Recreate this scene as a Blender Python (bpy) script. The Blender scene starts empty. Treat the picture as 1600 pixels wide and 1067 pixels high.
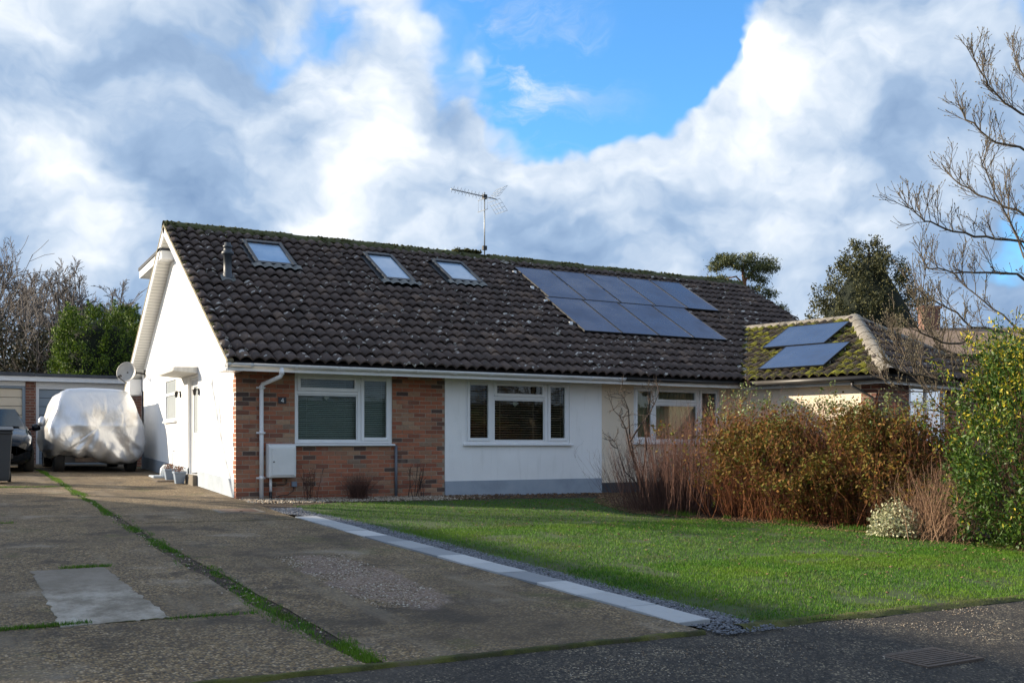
import bpy, bmesh, math, random
import numpy as np
from mathutils import Vector, Matrix, Euler, noise as mnoise

random.seed(7)
R = math.radians
S = bpy.context.scene
COL = S.collection

# ------------------------------------------------------------------ camera, sky, sun, exposure
YAW = R(29.1)
CAM = Vector((-4.00, -16.518, 0.900))
cd = bpy.data.cameras.new('camera')
cam = bpy.data.objects.new('camera', cd)
COL.objects.link(cam)
cam.location = CAM
cam.rotation_euler = (R(90), 0, -YAW)
cd.sensor_width = 36.0
cd.lens = 35.01
cd.shift_y = 0.0997
cd.clip_end = 2000
S.camera = cam
FW = Vector((math.sin(YAW), math.cos(YAW), 0))
RT = Vector((math.cos(YAW), -math.sin(YAW), 0))

SUN_AZ = R(36)          # from -X towards +Y
SUN_EL = R(19.5)
SUN_DIR = Vector((-math.cos(SUN_AZ) * math.cos(SUN_EL), math.sin(SUN_AZ) * math.cos(SUN_EL), math.sin(SUN_EL)))
ld = bpy.data.lights.new('sun', 'SUN')
ld.energy = 4.6
ld.angle = R(0.9)
ld.color = (1.0, 0.86, 0.66)
sun = bpy.data.objects.new('sun', ld)
COL.objects.link(sun)
sun.location = SUN_DIR * 60
sun.rotation_euler = SUN_DIR.to_track_quat('Z', 'Y').to_euler()

S.view_settings.view_transform = 'Standard'
S.view_settings.look = 'None'
S.view_settings.gamma = 1
S.view_settings.use_curve_mapping = False
S.view_settings.exposure = 1.12
S.cycles.use_denoising = True
S.cycles.max_bounces = 6
S.cycles.transparent_max_bounces = 12
S.cycles.sample_clamp_indirect = 6


class NT:
    """small helper that writes node trees"""
    def __init__(s, tree):
        s.t = tree
        s.t.nodes.clear()

    def n(s, typ, **kw):
        nd = s.t.nodes.new('ShaderNode' + typ)
        for k, v in kw.items():
            setattr(nd, k, v)
        return nd

    def put(s, sock, val):
        if val is None:
            return
        if isinstance(val, bpy.types.NodeSocket):
            s.t.links.new(val, sock)
        elif isinstance(val, bpy.types.Node):
            s.t.links.new(val.outputs[0], sock)
        else:
            if hasattr(sock.default_value, '__len__'):
                val = tuple(val)
                if len(sock.default_value) == 4 and len(val) == 3:
                    val = val + (1,)
            sock.default_value = val

    def math(s, op, a, b=None, c=None, clamp=False):
        nd = s.n('Math', operation=op, use_clamp=clamp)
        for i, v in enumerate((a, b, c)):
            if v is not None:
                s.put(nd.inputs[i], v)
        return nd.outputs[0]

    def vmath(s, op, a, b=None, scale=None):
        nd = s.n('VectorMath', operation=op)
        s.put(nd.inputs[0], a)
        if b is not None:
            s.put(nd.inputs[1], b)
        if scale is not None:
            s.put(nd.inputs['Scale'], scale)
        return nd.outputs['Value'] if op in ('DOT_PRODUCT', 'LENGTH', 'DISTANCE') else nd.outputs[0]

    def noise(s, vec, scale, detail=4, rough=0.55, dist=0.0, col=False):
        nd = s.n('TexNoise')
        s.put(nd.inputs['Vector'], vec)
        s.put(nd.inputs['Scale'], scale)
        s.put(nd.inputs['Detail'], detail)
        s.put(nd.inputs['Roughness'], rough)
        s.put(nd.inputs['Distortion'], dist)
        return nd.outputs['Color' if col else 'Fac']

    def voro(s, vec, scale, out='Distance', feature='F1', rnd=1.0):
        nd = s.n('TexVoronoi', feature=feature)
        s.put(nd.inputs['Vector'], vec)
        s.put(nd.inputs['Scale'], scale)
        s.put(nd.inputs['Randomness'], rnd)
        return nd.outputs[out]

    def step(s, val, a, b, lo=0.0, hi=1.0):
        nd = s.n('MapRange', interpolation_type='SMOOTHSTEP')
        s.put(nd.inputs[0], val)
        for i, v in zip((1, 2, 3, 4), (a, b, lo, hi)):
            s.put(nd.inputs[i], v)
        return nd.outputs[0]

    def mix(s, fac, a, b, typ='MIX'):
        nd = s.n('Mix', data_type='RGBA', blend_type=typ)
        s.put(nd.inputs[0], fac)
        s.put(nd.inputs[6], a)
        s.put(nd.inputs[7], b)
        return nd.outputs[2]

    def ramp(s, fac, stops, interp='LINEAR'):
        nd = s.n('ValToRGB')
        nd.color_ramp.interpolation = interp
        el = nd.color_ramp.elements
        while len(el) < len(stops):
            el.new(0.5)
        for e, (p, c) in zip(el, stops):
            e.position = p
            e.color = tuple(c) + (1,)
        s.put(nd.inputs[0], fac)
        return nd.outputs[0]


def pix_dir(x, y):
    return (FW + RT * ((x - 800) / 1556) + Vector((0, 0, 1)) * ((693 - y) / 1556)).normalized()


def at(x, y, depth):
    """world point seen at photograph pixel (x, y), `depth` metres along the view axis"""
    return CAM + (FW + RT * ((x - 800) / 1556) + Vector((0, 0, 1)) * ((693 - y) / 1556)) * depth


def make_world():
    w = bpy.data.worlds.new('World')
    S.world = w
    w.use_nodes = True
    t = NT(w.node_tree)
    d = t.n('TexCoord').outputs['Generated']
    sky = t.n('TexSky', sky_type='NISHITA', sun_disc=False)
    sky.sun_elevation = SUN_EL
    sky.sun_rotation = math.atan2(SUN_DIR.x, SUN_DIR.y)
    sky.air_density = 1.0
    sky.dust_density = 0.3
    sky.ozone_density = 2.5
    # warp the direction a little so that nothing has a round outline
    w1 = t.vmath('SUBTRACT', t.noise(d, 3.2, 5, 0.6, col=True), (0.5, 0.5, 0.5))
    w2 = t.vmath('SUBTRACT', t.noise(d, 9.0, 4, 0.62, col=True), (0.5, 0.5, 0.5))
    dd = t.vmath('ADD', d, t.vmath('SCALE', w1, scale=0.16))
    dd = t.vmath('ADD', dd, t.vmath('SCALE', w2, scale=0.07))
    dn = t.vmath('NORMALIZE', dd)

    def blob(px, py, r, soft=0.5):
        dot = t.vmath('DOT_PRODUCT', dn, tuple(pix_dir(px, py)))
        return t.step(dot, math.cos(R(r)), math.cos(R(r * (1 - soft))))

    def total(items):
        acc = None
        for (px, py, r, soft, amp) in items:
            v = t.math('MULTIPLY', blob(px, py, r, soft), amp)
            acc = v if acc is None else t.math('ADD', acc, v)
        return acc
    st = t.vmath('MULTIPLY', dd, (1, 1, 1.5))
    f1 = t.noise(st, 3.1, 7, 0.56)
    f1s = t.noise(t.vmath('ADD', st, tuple(SUN_DIR * 0.07)), 3.1, 7, 0.56)
    f2 = t.noise(st, 1.5, 3, 0.5)
    gap = total([(1010, -70, 10, .6, .50), (980, 40, 8, .8, .34), (905, 120, 6, .9, .26), (1075, 70, 4.0, .9, .22), (770, 40, 5.5, 1, .19),
                 (490, 70, 5, 1, .10), (850, 190, 4.5, 1, .16), (640, 90, 5, 1, .08), (1060, 420, 3, 1, .05)])
    fill = total([(1330, 130, 12, .6, .30), (250, 120, 14, .6, .16), (620, 260, 9, .7, .20), (1050, 330, 12, .7, .18)])
    dens = t.math('ADD', t.math('MULTIPLY', f1, 0.75), t.math('MULTIPLY', f2, 0.35))
    dens = t.math('ADD', t.math('SUBTRACT', dens, gap), fill)
    vb = t.n('TexVoronoi', feature='F1')
    t.put(vb.inputs['Vector'], st)
    for k_, v_ in (('Scale', 6.0), ('Detail', 3.0), ('Roughness', 0.5)):
        t.put(vb.inputs[k_], v_)
    puff = t.math('SUBTRACT', 0.50, vb.outputs['Distance'])
    dens = t.math('ADD', dens, t.math('MULTIPLY', puff, 0.30))
    sz = t.n('SeparateXYZ')
    t.put(sz.inputs[0], d)
    dens = t.math('ADD', dens, t.math('ADD', 0.15, t.step(sz.outputs[2], 0.02, 0.30, 0.22, 0.0)))
    alpha = t.step(dens, 0.38, 0.60)
    # thin streaks of high cloud drawn across the blue
    wv = t.vmath('ADD', t.vmath('MULTIPLY', d, (2.2, 2.2, 7.0)), t.vmath('SCALE', w1, scale=1.1))
    wisp = t.step(t.noise(wv, 2.4, 8, 0.66, 0.5), 0.50, 0.80, 0.0, 0.75)
    wisp = t.math('MULTIPLY', wisp, total([(700, 90, 9, 1, 1.0), (560, 60, 8, 1, .8), (860, 190, 5, 1, .5)]))
    alpha = t.math('MAXIMUM', alpha, wisp)
    # cloud tone: thick parts and sides turned from the sun are grey-blue
    rel = t.math('MULTIPLY', t.math('SUBTRACT', f1, f1s), 1.6)
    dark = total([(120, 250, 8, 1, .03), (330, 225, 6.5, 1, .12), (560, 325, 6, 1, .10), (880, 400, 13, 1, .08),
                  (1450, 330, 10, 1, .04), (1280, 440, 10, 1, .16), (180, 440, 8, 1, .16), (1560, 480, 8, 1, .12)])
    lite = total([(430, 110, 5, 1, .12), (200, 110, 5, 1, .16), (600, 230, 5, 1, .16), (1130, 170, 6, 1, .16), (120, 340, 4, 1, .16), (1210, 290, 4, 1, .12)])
    f3 = t.noise(st, 6.5, 6, 0.62, 0.4)
    f4 = t.noise(t.vmath('ADD', st, (4.2, 1.3, 7.7)), 3.3, 6, 0.58, 0.3)
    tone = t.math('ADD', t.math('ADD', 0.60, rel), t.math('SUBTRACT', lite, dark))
    tone = t.math('ADD', tone, t.math('MULTIPLY', t.math('SUBTRACT', f3, 0.5), 0.6))
    tone = t.math('ADD', tone, t.math('MULTIPLY', t.math('SUBTRACT', f4, 0.5), 1.15))
    tone = t.math('ADD', tone, t.math('MULTIPLY', puff, 0.65))
    tone = t.math('ADD', t.math('MULTIPLY', tone, 0.66), 0.24)
    ccol = t.ramp(tone, [(0.0, (0.12, 0.19, 0.31)), (0.25, (0.21, 0.29, 0.41)), (0.45, (0.37, 0.43, 0.51)), (0.66, (0.58, 0.60, 0.63)), (0.9, (0.80, 0.79, 0.77))])
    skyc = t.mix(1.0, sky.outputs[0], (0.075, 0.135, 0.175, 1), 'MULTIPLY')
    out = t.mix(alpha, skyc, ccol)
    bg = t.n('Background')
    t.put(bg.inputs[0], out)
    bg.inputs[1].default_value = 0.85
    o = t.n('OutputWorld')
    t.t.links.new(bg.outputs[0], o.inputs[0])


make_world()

# ------------------------------------------------------------------ materials
MATS = {}


def material(name, stops=None, scale=4.0, detail=5, rough=0.8, bump=0.0, bscale=30.0, metallic=0.0, spec=0.5, island=0.0, obj=0.0,
             coords='pos', stretch=(1, 1, 1), build=None, trans=0.0, coat=0.0):
    m = bpy.data.materials.new(name)
    m.use_nodes = True
    t = NT(m.node_tree)
    geo = t.n('NewGeometry')
    p = geo.outputs['Position'] if coords == 'pos' else t.n('TexCoord').outputs['Object']
    if stretch != (1, 1, 1):
        p = t.vmath('MULTIPLY', p, stretch)
    b = t.n('BsdfPrincipled')
    b.inputs['Roughness'].default_value = rough
    b.inputs['Metallic'].default_value = metallic
    b.inputs['Specular IOR Level'].default_value = spec
    b.inputs['Coat Weight'].default_value = coat
    o = t.n('OutputMaterial')
    col = None
    if stops:
        if len(stops) == 1:
            col = t.mix(t.noise(p, scale, detail), tuple(c * 0.86 for c in stops[0]), tuple(min(1, c * 1.1) for c in stops[0]))
        else:
            fac = t.noise(p, scale, detail, 0.6)
            if island:
                fac = t.math('ADD', t.math('MULTIPLY', fac, 1 - island), t.math('MULTIPLY', geo.outputs['Random Per Island'], island))
            if obj:
                rnd = t.n('ObjectInfo').outputs['Random']
                fac = t.math('ADD', t.math('MULTIPLY', fac, 1 - obj), t.math('MULTIPLY', rnd, obj))
            k = len(stops) - 1
            lo, hi = (0.0, 1.0) if (island + obj) > 0.6 else (0.27, 0.73)
            col = t.ramp(fac, [(lo + (hi - lo) * i / k, c) for i, c in enumerate(stops)])
    nrm = None
    if bump:
        bn = t.n('Bump')
        bn.inputs['Strength'].default_value = bump
        bn.inputs['Distance'].default_value = 0.02
        t.put(bn.inputs['Height'], t.noise(p, bscale, 5, 0.6))
        nrm = bn.outputs[0]
    if build:
        r = build(t, p, geo, b, col)
        if r is not None:
            col = r
    if col is not None:
        t.put(b.inputs['Base Color'], col)
    if nrm is not None and not b.inputs['Normal'].is_linked:
        t.put(b.inputs['Normal'], nrm)
    surf = b.outputs[0]
    if trans:
        tr = t.n('BsdfTranslucent')
        t.put(tr.inputs[0], col)
        mx = t.n('MixShader')
        mx.inputs[0].default_value = trans
        t.t.links.new(b.outputs[0], mx.inputs[1])
        t.t.links.new(tr.outputs[0], mx.inputs[2])
        surf = mx.outputs[0]
    t.t.links.new(surf, o.inputs[0])
    MATS[name] = m
    return m


def bump_from(t, b, h, strength, dist=0.02):
    bn = t.n('Bump')
    bn.inputs['Strength'].default_value = strength
    bn.inputs['Distance'].default_value = dist
    t.put(bn.inputs['Height'], h)
    t.put(b.inputs['Normal'], bn.outputs[0])


def b_render_wall(t, p, geo, b, col):      # painted masonry with faint streaks and dirty foot
    st = t.noise(t.vmath('MULTIPLY', p, (5, 5, 0.6)), 2.0, 5, 0.6)
    col = t.mix(t.step(st, 0.52, 0.75, 0, 0.35), col, tuple(c for c in (0.62, 0.62, 0.60)))
    bump_from(t, b, t.noise(p, 60, 6, 0.65), 0.35, 0.01)
    return col


def b_drive(t, p, geo, b, col):            # exposed-aggregate concrete, worn
    cc = t.voro(p, 62, 'Color')
    rnd = t.n('SeparateColor')
    t.put(rnd.inputs[0], cc)
    peb = t.ramp(rnd.outputs[0], [(0, (.048, .034, .021)), (.3, (.125, .085, .046)), (.55, (.205, .140, .070)), (.8, (.30, .21, .098)), (1, (.46, .36, .24))])
    d = t.voro(p, 62)
    peb = t.mix(t.step(d, 0.35, 0.75, 0, .75), peb, (.075, .068, .058))
    big = t.noise(p, 0.55, 5, .6)
    mid = t.noise(p, 2.6, 6, .65)
    col = t.mix(t.step(big, .42, .66, 0, .7), peb, (.098, .074, .048))
    col = t.mix(t.step(mid, .48, .70, 0, .55), col, (.046, .036, .026))
    worn = t.noise(t.vmath('ADD', p, (13, 4, 0)), 0.9, 6, .62)
    col = t.mix(t.step(worn, .56, .72, 0, .6), col, (.29, .25, .20))
    stn = t.noise(t.vmath('ADD', p, (7, 21, 0)), 1.1, 7, .66)
    col = t.mix(t.step(stn, .50, .64, 0, .7), col, (.040, .033, .026))
    trk = t.noise(t.vmath('MULTIPLY', t.vmath('ADD', p, (1, 3, 0)), (2.2, .35, 1)), 1.2, 6, .62)
    col = t.mix(t.step(trk, .54, .68, 0, .5), col, (.185, .150, .108))
    moss = t.noise(t.vmath('ADD', p, (3, 9, 0)), 1.3, 7, .68)
    col = t.mix(t.step(moss, .56, .70, 0, .55), col, (.085, .088, .026))
    q = t.vmath('ADD', p, t.vmath('SCALE', t.noise(p, 2.6, 5, .65, col=True), scale=.5))
    q = t.vmath('MULTIPLY', t.vmath('SUBTRACT', q, (-.68, -8.05, -.0)), (2.6, .64, 0))
    red = t.step(t.vmath('LENGTH', q), .85, 1.05, 1, 0)
    rc = t.ramp(rnd.outputs[1], [(0, (.09, .06, .05)), (.4, (.19, .135, .11)), (.8, (.29, .22, .185)), (1, (.42, .36, .32))])
    col = t.mix(t.math('MULTIPLY', red, .6), col, rc)
    bump_from(t, b, t.math('ADD', t.math('MULTIPLY', d, -1.0), t.math('MULTIPLY', t.noise(p, 9, 5), .8)), 0.75, 0.012)
    return col


def b_road(t, p, geo, b, col):             # old dark tarmac
    cc = t.n('SeparateColor')
    t.put(cc.inputs[0], t.voro(p, 85, 'Color'))
    peb = t.ramp(cc.outputs[1], [(0, (.013, .011, .010)), (.6, (.032, .028, .024)), (.9, (.062, .054, .044)), (1, (.19, .16, .11))])
    big = t.noise(p, 0.8, 6, .62)
    col = t.mix(t.step(big, .50, .68, 0, .55), peb, (.090, .075, .058))
    crk = t.voro(t.vmath('ADD', p, t.vmath('SCALE', t.noise(p, 2, 4, col=True), scale=.5)), 0.7, 'Distance', 'DISTANCE_TO_EDGE')
    col = t.mix(t.step(crk, 0.0, 0.018, .7, 0), col, (.012, .011, .010))
    grit = t.noise(p, 1.7, 6, .7)
    sp = t.math('MULTIPLY', t.step(cc.outputs[2], .86, .92), t.step(grit, .48, .62))
    col = t.mix(sp, col, (.30, .25, .17))
    d = t.voro(p, 85)
    bump_from(t, b, t.math('MULTIPLY', d, -1.0), 0.7, 0.010)
    return col


def b_tile(t, p, geo, b, col):             # concrete roof tile: purple brown, lichen spots, soot
    sep = t.n('SeparateXYZ')
    t.put(sep.inputs[0], p)
    cx = t.math('FLOOR', t.math('DIVIDE', t.math('ADD', sep.outputs[0], .3), .2))
    cz = t.math('FLOOR', t.math('DIVIDE', t.math('SUBTRACT', sep.outputs[2], 2.20), .1741))
    cmb = t.n('CombineXYZ')
    t.put(cmb.inputs[0], cx)
    t.put(cmb.inputs[1], cz)
    wn = t.n('TexWhiteNoise', noise_dimensions='2D')
    t.put(wn.inputs['Vector'], cmb.outputs[0])
    per = wn.outputs['Value']
    base = t.ramp(per, [(0, (.066, .048, .042)), (.5, (.088, .064, .056)), (.9, (.110, .080, .068)), (1, (.17, .12, .092))])
    n1 = t.noise(p, 7, 7, .68)
    base = t.mix(t.step(n1, .46, .70, 0, .6), base, (.030, .025, .023))
    n2 = t.noise(p, 38, 3, .6)
    base = t.mix(t.step(n2, .52, .72, 0, .4), base, (.13, .10, .088))
    st_ = t.noise(t.vmath('MULTIPLY', p, (3.0, .5, .5)), 1.6, 6, .65)
    base = t.mix(t.step(st_, .54, .70, 0, .5), base, (.045, .040, .034))
    # lichen: pale irregular spots, a few per tile
    v = t.voro(t.vmath('ADD', p, t.vmath('SCALE', t.noise(p, 22, 4, col=True), scale=.06)), 7.5)
    vc = t.n('SeparateColor')
    t.put(vc.inputs[0], t.voro(t.vmath('ADD', p, t.vmath('SCALE', t.noise(p, 22, 4, col=True), scale=.06)), 7.5, 'Color'))
    patchy = t.noise(t.vmath('ADD', p, (9, 2, 4)), .8, 5, .6)
    size = t.math('MULTIPLY', t.step(vc.outputs[0], .42, 1.0, 0.0, .40), t.step(patchy, .34, .62, .35, 1.15))
    lich = t.step(t.math('SUBTRACT', size, v), 0.0, .03)
    lich = t.math('MULTIPLY', lich, t.step(t.noise(p, 45, 4, .7), .40, .55))
    base = t.mix(lich, base, (.56, .54, .50))
    moss = t.noise(t.vmath('ADD', p, (5, 1, 8)), 2.6, 7, .7)
    up = t.step(sep.outputs[2], 4.6, 5.45, .74, .52)
    base = t.mix(t.math('MULTIPLY', t.step(t.math('SUBTRACT', moss, up), .0, .10), .6), base, (.055, .062, .018))
    bump_from(t, b, t.noise(p, 70, 5, .7), 0.5, 0.01)
    return base


def b_tile_moss(t, p, geo, b, col):
    n1 = t.noise(p, 5, 7, .66)
    base = t.mix(n1, (.020, .017, .015), (.070, .056, .048))
    m = t.noise(t.vmath('ADD', p, (2, 2, 2)), 3.4, 8, .72)
    mc = t.mix(t.noise(p, 14, 5), (.075, .085, .012), (.26, .25, .030))
    base = t.mix(t.step(m, .47, .56), base, mc)
    bump_from(t, b, t.math('ADD', t.math('MULTIPLY', t.step(m, .46, .58), 1.6), t.noise(p, 60, 5, .7)), .8, .02)
    return base


def b_brick(t, p, geo, b, col):
    rnd = t.n('ObjectInfo').outputs['Random']
    isl = t.math('FRACT', t.math('ADD', rnd, t.math('MULTIPLY', geo.outputs['Random Per Island'], 3.7)))
    base = t.ramp(isl, [(0, (.070, .046, .040)), (.10, (.105, .064, .050)), (.20, (.24, .085, .050)), (.42, (.37, .122, .062)), (.62, (.38, .150, .082)),
                        (.80, (.30, .150, .088)), (.92, (.40, .25, .155)), (1, (.19, .13, .095))])
    n1 = t.noise(p, 26, 6, .7)
    base = t.mix(t.step(n1, .44, .74, 0, .5), base, (.13, .088, .064))
    base = t.mix(t.step(t.noise(p, 2.2, 5), .55, .75, 0, .35), base, (.36, .28, .22))
    bump_from(t, b, t.noise(p, 90, 5, .7), .6, .008)
    return base


def b_brick_far(t, p, geo, b, col):
    br = t.n('TexBrick')
    c = t.n('CombineXYZ')
    sep = t.n('SeparateXYZ')
    t.put(sep.inputs[0], p)
    t.put(c.inputs[0], t.math('ADD', sep.outputs[0], sep.outputs[1]))
    t.put(c.inputs[1], sep.outputs[2])
    t.put(br.inputs['Vector'], c.outputs[0])
    t.put(br.inputs['Color1'], (.20, .075, .045))
    t.put(br.inputs['Color2'], (.11, .045, .032))
    t.put(br.inputs['Mortar'], (.24, .20, .16))
    t.put(br.inputs['Scale'], 1.0)
    t.put(br.inputs['Mortar Size'], .008)
    t.put(br.inputs['Brick Width'], .225)
    t.put(br.inputs['Row Height'], .075)
    bump_from(t, b, br.outputs['Fac'], -.5, .01)
    return br.outputs['Color']


def b_slab(t, p, geo, b, col):
    rnd = t.n('ObjectInfo').outputs['Random']
    base = t.ramp(rnd, [(0, (.19, .205, .225)), (.5, (.31, .325, .34)), (1, (.42, .43, .44))])
    base = t.mix(t.step(t.noise(p, 9, 6, .7), .5, .75, 0, .4), base, (.24, .24, .23))
    bump_from(t, b, t.noise(p, 120, 4), .3, .005)
    return base


def b_patch(t, p, geo, b, col):
    n = t.noise(t.vmath('MULTIPLY', p, (1.4, 1, 1)), 2.4, 9, .72)
    base = t.ramp(n, [(.30, (.10, .082, .060)), (.44, (.19, .165, .128)), (.55, (.30, .27, .225)), (.70, (.42, .39, .34))])
    sep = t.n('SeparateXYZ')
    t.put(sep.inputs[0], t.vmath('ADD', p, t.vmath('SCALE', t.noise(p, 3, 4, col=True), scale=.7)))
    base = t.mix(t.step(sep.outputs[1], -7.9, -7.4, 0, .75), base, (.15, .125, .095))
    base = t.mix(t.step(t.noise(p, 55, 4, .7), .5, .7, 0, .35), base, (.10, .09, .075))
    bump_from(t, b, t.noise(p, 30, 8, .7), .7, .012)
    return base


def b_cover(t, p, geo, b, col):
    w = t.noise(t.vmath('MULTIPLY', p, (1, 1, .6)), 4.5, 3, .5, 1.2)
    w2 = t.voro(t.vmath('ADD', p, t.vmath('SCALE', t.noise(p, 3, 3, col=True), scale=.5)), 5.5, 'Distance', 'DISTANCE_TO_EDGE')
    bump_from(t, b, t.math('ADD', w, t.math('MULTIPLY', w2, .12)), .16, .06)
    return t.mix(t.step(t.noise(p, 1.6, 4), .5, .75), (.60, .61, .63), (.44, .42, .39))


def b_soil(t, p, geo, b, col):
    bump_from(t, b, t.noise(p, 26, 7, .7), 1.0, .05)
    v = t.n('SeparateColor')
    t.put(v.inputs[0], t.voro(p, 38, 'Color'))
    return t.mix(t.step(v.outputs[0], .80, .9, 0, .8), col, (.17, .115, .07))


def b_lawn(t, p, geo, b, col):
    n = t.noise(p, 0.7, 6, .6)
    n2 = t.noise(p, 6, 6, .7)
    base = t.mix(n2, (.020, .034, .006), (.045, .075, .012))
    return t.mix(t.step(n, .56, .70, 0, .6), base, (.075, .055, .028))


def b_blade(t, p, geo, b, col):
    isl = geo.outputs['Random Per Island']
    base = t.ramp(isl, [(0, (.024, .075, .004)), (.45, (.050, .160, .006)), (.82, (.090, .225, .010)), (.95, (.16, .25, .03)), (1, (.28, .24, .10))])
    n = t.noise(p, 0.75, 5, .6)
    base = t.mix(t.step(n, .46, .62, 0, .75), base, (.120, .220, .012))
    return t.mix(t.step(t.noise(p, 1.7, 6, .68), .52, .66, 0, .55), base, (.105, .095, .030))


def b_cells(t, p, geo, b, col):
    tc = t.n('TexCoord').outputs['Object']
    br = t.n('TexBrick')
    br.offset = 0
    t.put(br.inputs['Vector'], tc)
    t.put(br.inputs['Color1'], (.020, .046, .115))
    t.put(br.inputs['Color2'], (.024, .052, .125))
    t.put(br.inputs['Mortar'], (.034, .052, .095))
    t.put(br.inputs['Scale'], 1.0)
    t.put(br.inputs['Mortar Size'], .003)
    t.put(br.inputs['Brick Width'], .159)
    t.put(br.inputs['Row Height'], .159)
    dust = t.noise(p, 1.4, 5, .6)
    t.put(b.inputs['Roughness'], t.step(dust, .3, .75, .22, .40))
    return t.mix(t.step(dust, .50, .8, 0, .35), br.outputs['Color'], (.055, .060, .070))


def b_glassy(dark):
    def f(t, p, geo, b, col):
        return None
    return f


WHITE = (.86, .86, .85)
material('white_render', [WHITE], 1.2, rough=.85, build=b_render_wall)
material('cream_render', [(.74, .63, .49)], 1.2, rough=.85, build=b_render_wall)
material('grey_plinth', [(.25, .29, .34), (.31, .36, .42), (.36, .40, .45)], 2.2, rough=.75, bump=.3, bscale=40)
material('dark_plinth', [(.03, .035, .045), (.06, .065, .075)], 3, rough=.7)
material('upvc', [(.78, .79, .80)], 3, rough=.32)
material('upvc_weathered', [(.58, .58, .55), (.74, .74, .72), (.80, .80, .79)], 3, rough=.42, stretch=(1, 1, 3))
material('soffit_board', [(.70, .69, .65)], 2, rough=.5)
material('mortar', [(.27, .21, .16), (.42, .35, .27)], 8, rough=.95, bump=.6, bscale=80)
material('brick', None, rough=.88, build=b_brick)
material('brick_far', None, rough=.9, build=b_brick_far)
material('roof_tile', None, rough=.80, build=b_tile, spec=.35)
material('mossy_tile', None, rough=.9, build=b_tile_moss, spec=.3)
material('roof_deck', [(.02, .017, .016)], 3, rough=.95)
material('ridge_tile', [(.040, .034, .030), (.085, .085, .040), (.060, .070, .018), (.16, .155, .14)], 5, detail=8, rough=.92, bump=.7, bscale=40)
material('hip_tile', [(.10, .085, .065), (.20, .18, .15), (.30, .28, .245)], 9, detail=8, rough=.95, bump=.8, bscale=60)
material('verge_mortar', [(.13, .11, .075), (.26, .23, .16), (.17, .16, .09)], 6, rough=.95, bump=.7, bscale=50)
material('moss', [(.030, .032, .008), (.060, .064, .014), (.11, .11, .022)], 30, rough=.95, bump=1, bscale=120)
material('lead', [(.085, .088, .088), (.16, .165, .155)], 9, rough=.6)
material('dark_frame', [(.028, .034, .042)], 4, rough=.45, spec=.3)
material('panel_frame', [(.012, .013, .016)], 4, rough=.4, metallic=.3)
material('solar_cells', None, rough=.2, build=b_cells, spec=.22)
material('bright_metal', [(.60, .60, .60)], 5, rough=.35, metallic=.9)
material('grey_metal', [(.28, .30, .31)], 5, rough=.5, metallic=.6)
material('black_plastic', [(.012, .012, .013)], 5, rough=.45)
material('slate_plastic', [(.035, .042, .050), (.05, .058, .066)], 5, rough=.5, bump=.1)
material('dark_gutter', [(.030, .028, .027), (.05, .047, .044)], 5, rough=.45)
material('pipe_grey', [(.13, .14, .16)], 5, rough=.5)
material('meter_white', [(.70, .71, .70)], 4, rough=.5)
material('door_white', [(.76, .77, .78)], 3, rough=.35)
material('blind_green', [(.62, .67, .66)], 4, rough=.55)
material('blind_wood', [(.62, .47, .36)], 6, rough=.55, stretch=(1, 8, 8))
material('curtain', [(.50, .43, .28), (.62, .55, .38)], 7, rough=.9, stretch=(6, 6, .5))
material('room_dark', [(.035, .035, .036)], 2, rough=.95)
material('frosted', [(.34, .37, .38)], 3, rough=.25)
material('skylight_reflection', [(.17, .27, .42), (.28, .39, .52), (.42, .50, .60)], 1.1, rough=.10, spec=.5)  # sky reflection painted into the pane colour as uneven blue tones
material('drive', [(.1, .1, .1)], rough=.92, build=b_drive, spec=.3)
material('tarmac', None, rough=.88, build=b_road, spec=.35)
material('patch_concrete', None, rough=.9, build=b_patch)
material('worn_gravel', [(.10, .07, .055), (.22, .155, .12), (.33, .25, .20)], 60, detail=2, rough=.95, bump=.9, bscale=60)
material('slab', None, rough=.8, build=b_slab)
material('slate_chip', [(.045, .050, .060), (.10, .11, .13), (.20, .21, .24)], 6, rough=.65, island=.8)
material('pebble', [(.10, .075, .052), (.24, .18, .125), (.36, .30, .23), (.48, .44, .38)], 6, rough=.85, island=.9)
material('leaf_litter', [(.045, .024, .012), (.13, .070, .032), (.24, .15, .08)], 6, rough=.9, island=.9)
material('soil', [(.022, .015, .010), (.048, .032, .021), (.085, .058, .038)], 3.5, detail=8, rough=1, build=b_soil)
material('lawn_soil', None, rough=1, build=b_lawn)
material('field', [(.030, .035, .012), (.055, .060, .022), (.075, .062, .034)], .6, detail=8, rough=1, bump=1, bscale=8)
material('grass_blade', None, rough=.6, build=b_blade, trans=.25, spec=.3)
material('kerb_moss', [(.060, .048, .030), (.040, .045, .010), (.095, .098, .018), (.12, .095, .06)], 4, detail=8, rough=1, bump=1, bscale=60)
material('rusty_iron', [(.060, .045, .036), (.13, .095, .072)], 14, detail=7, rough=.85, bump=.5, bscale=70)
material('manhole', [(.05, .026, .016), (.11, .055, .032), (.16, .13, .10)], 10, rough=.6, bump=.5)
material('car_cover', None, rough=.30, metallic=.72, build=b_cover)
material('car_paint', [(.006, .008, .012)], 3, rough=.14, spec=.28)
material('car_glass', [(.010, .026, .040)], 2, rough=.06, spec=.25)
material('headlamp', [(.50, .48, .42), (.66, .64, .58)], 18, rough=.12, coat=1.0)
material('tyre', [(.012, .012, .012)], 8, rough=.9)
material('alloy', [(.42, .43, .44)], 8, rough=.4, metallic=.8)
material('bin_plastic', [(.030, .036, .044)], 5, rough=.5, bump=.1)
material('plate', [(.65, .52, .10)], 5, rough=.5)
material('garage_beige', [(.60, .52, .40)], 2, rough=.6)
material('garage_grey', [(.20, .25, .30)], 2, rough=.55)
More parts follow.
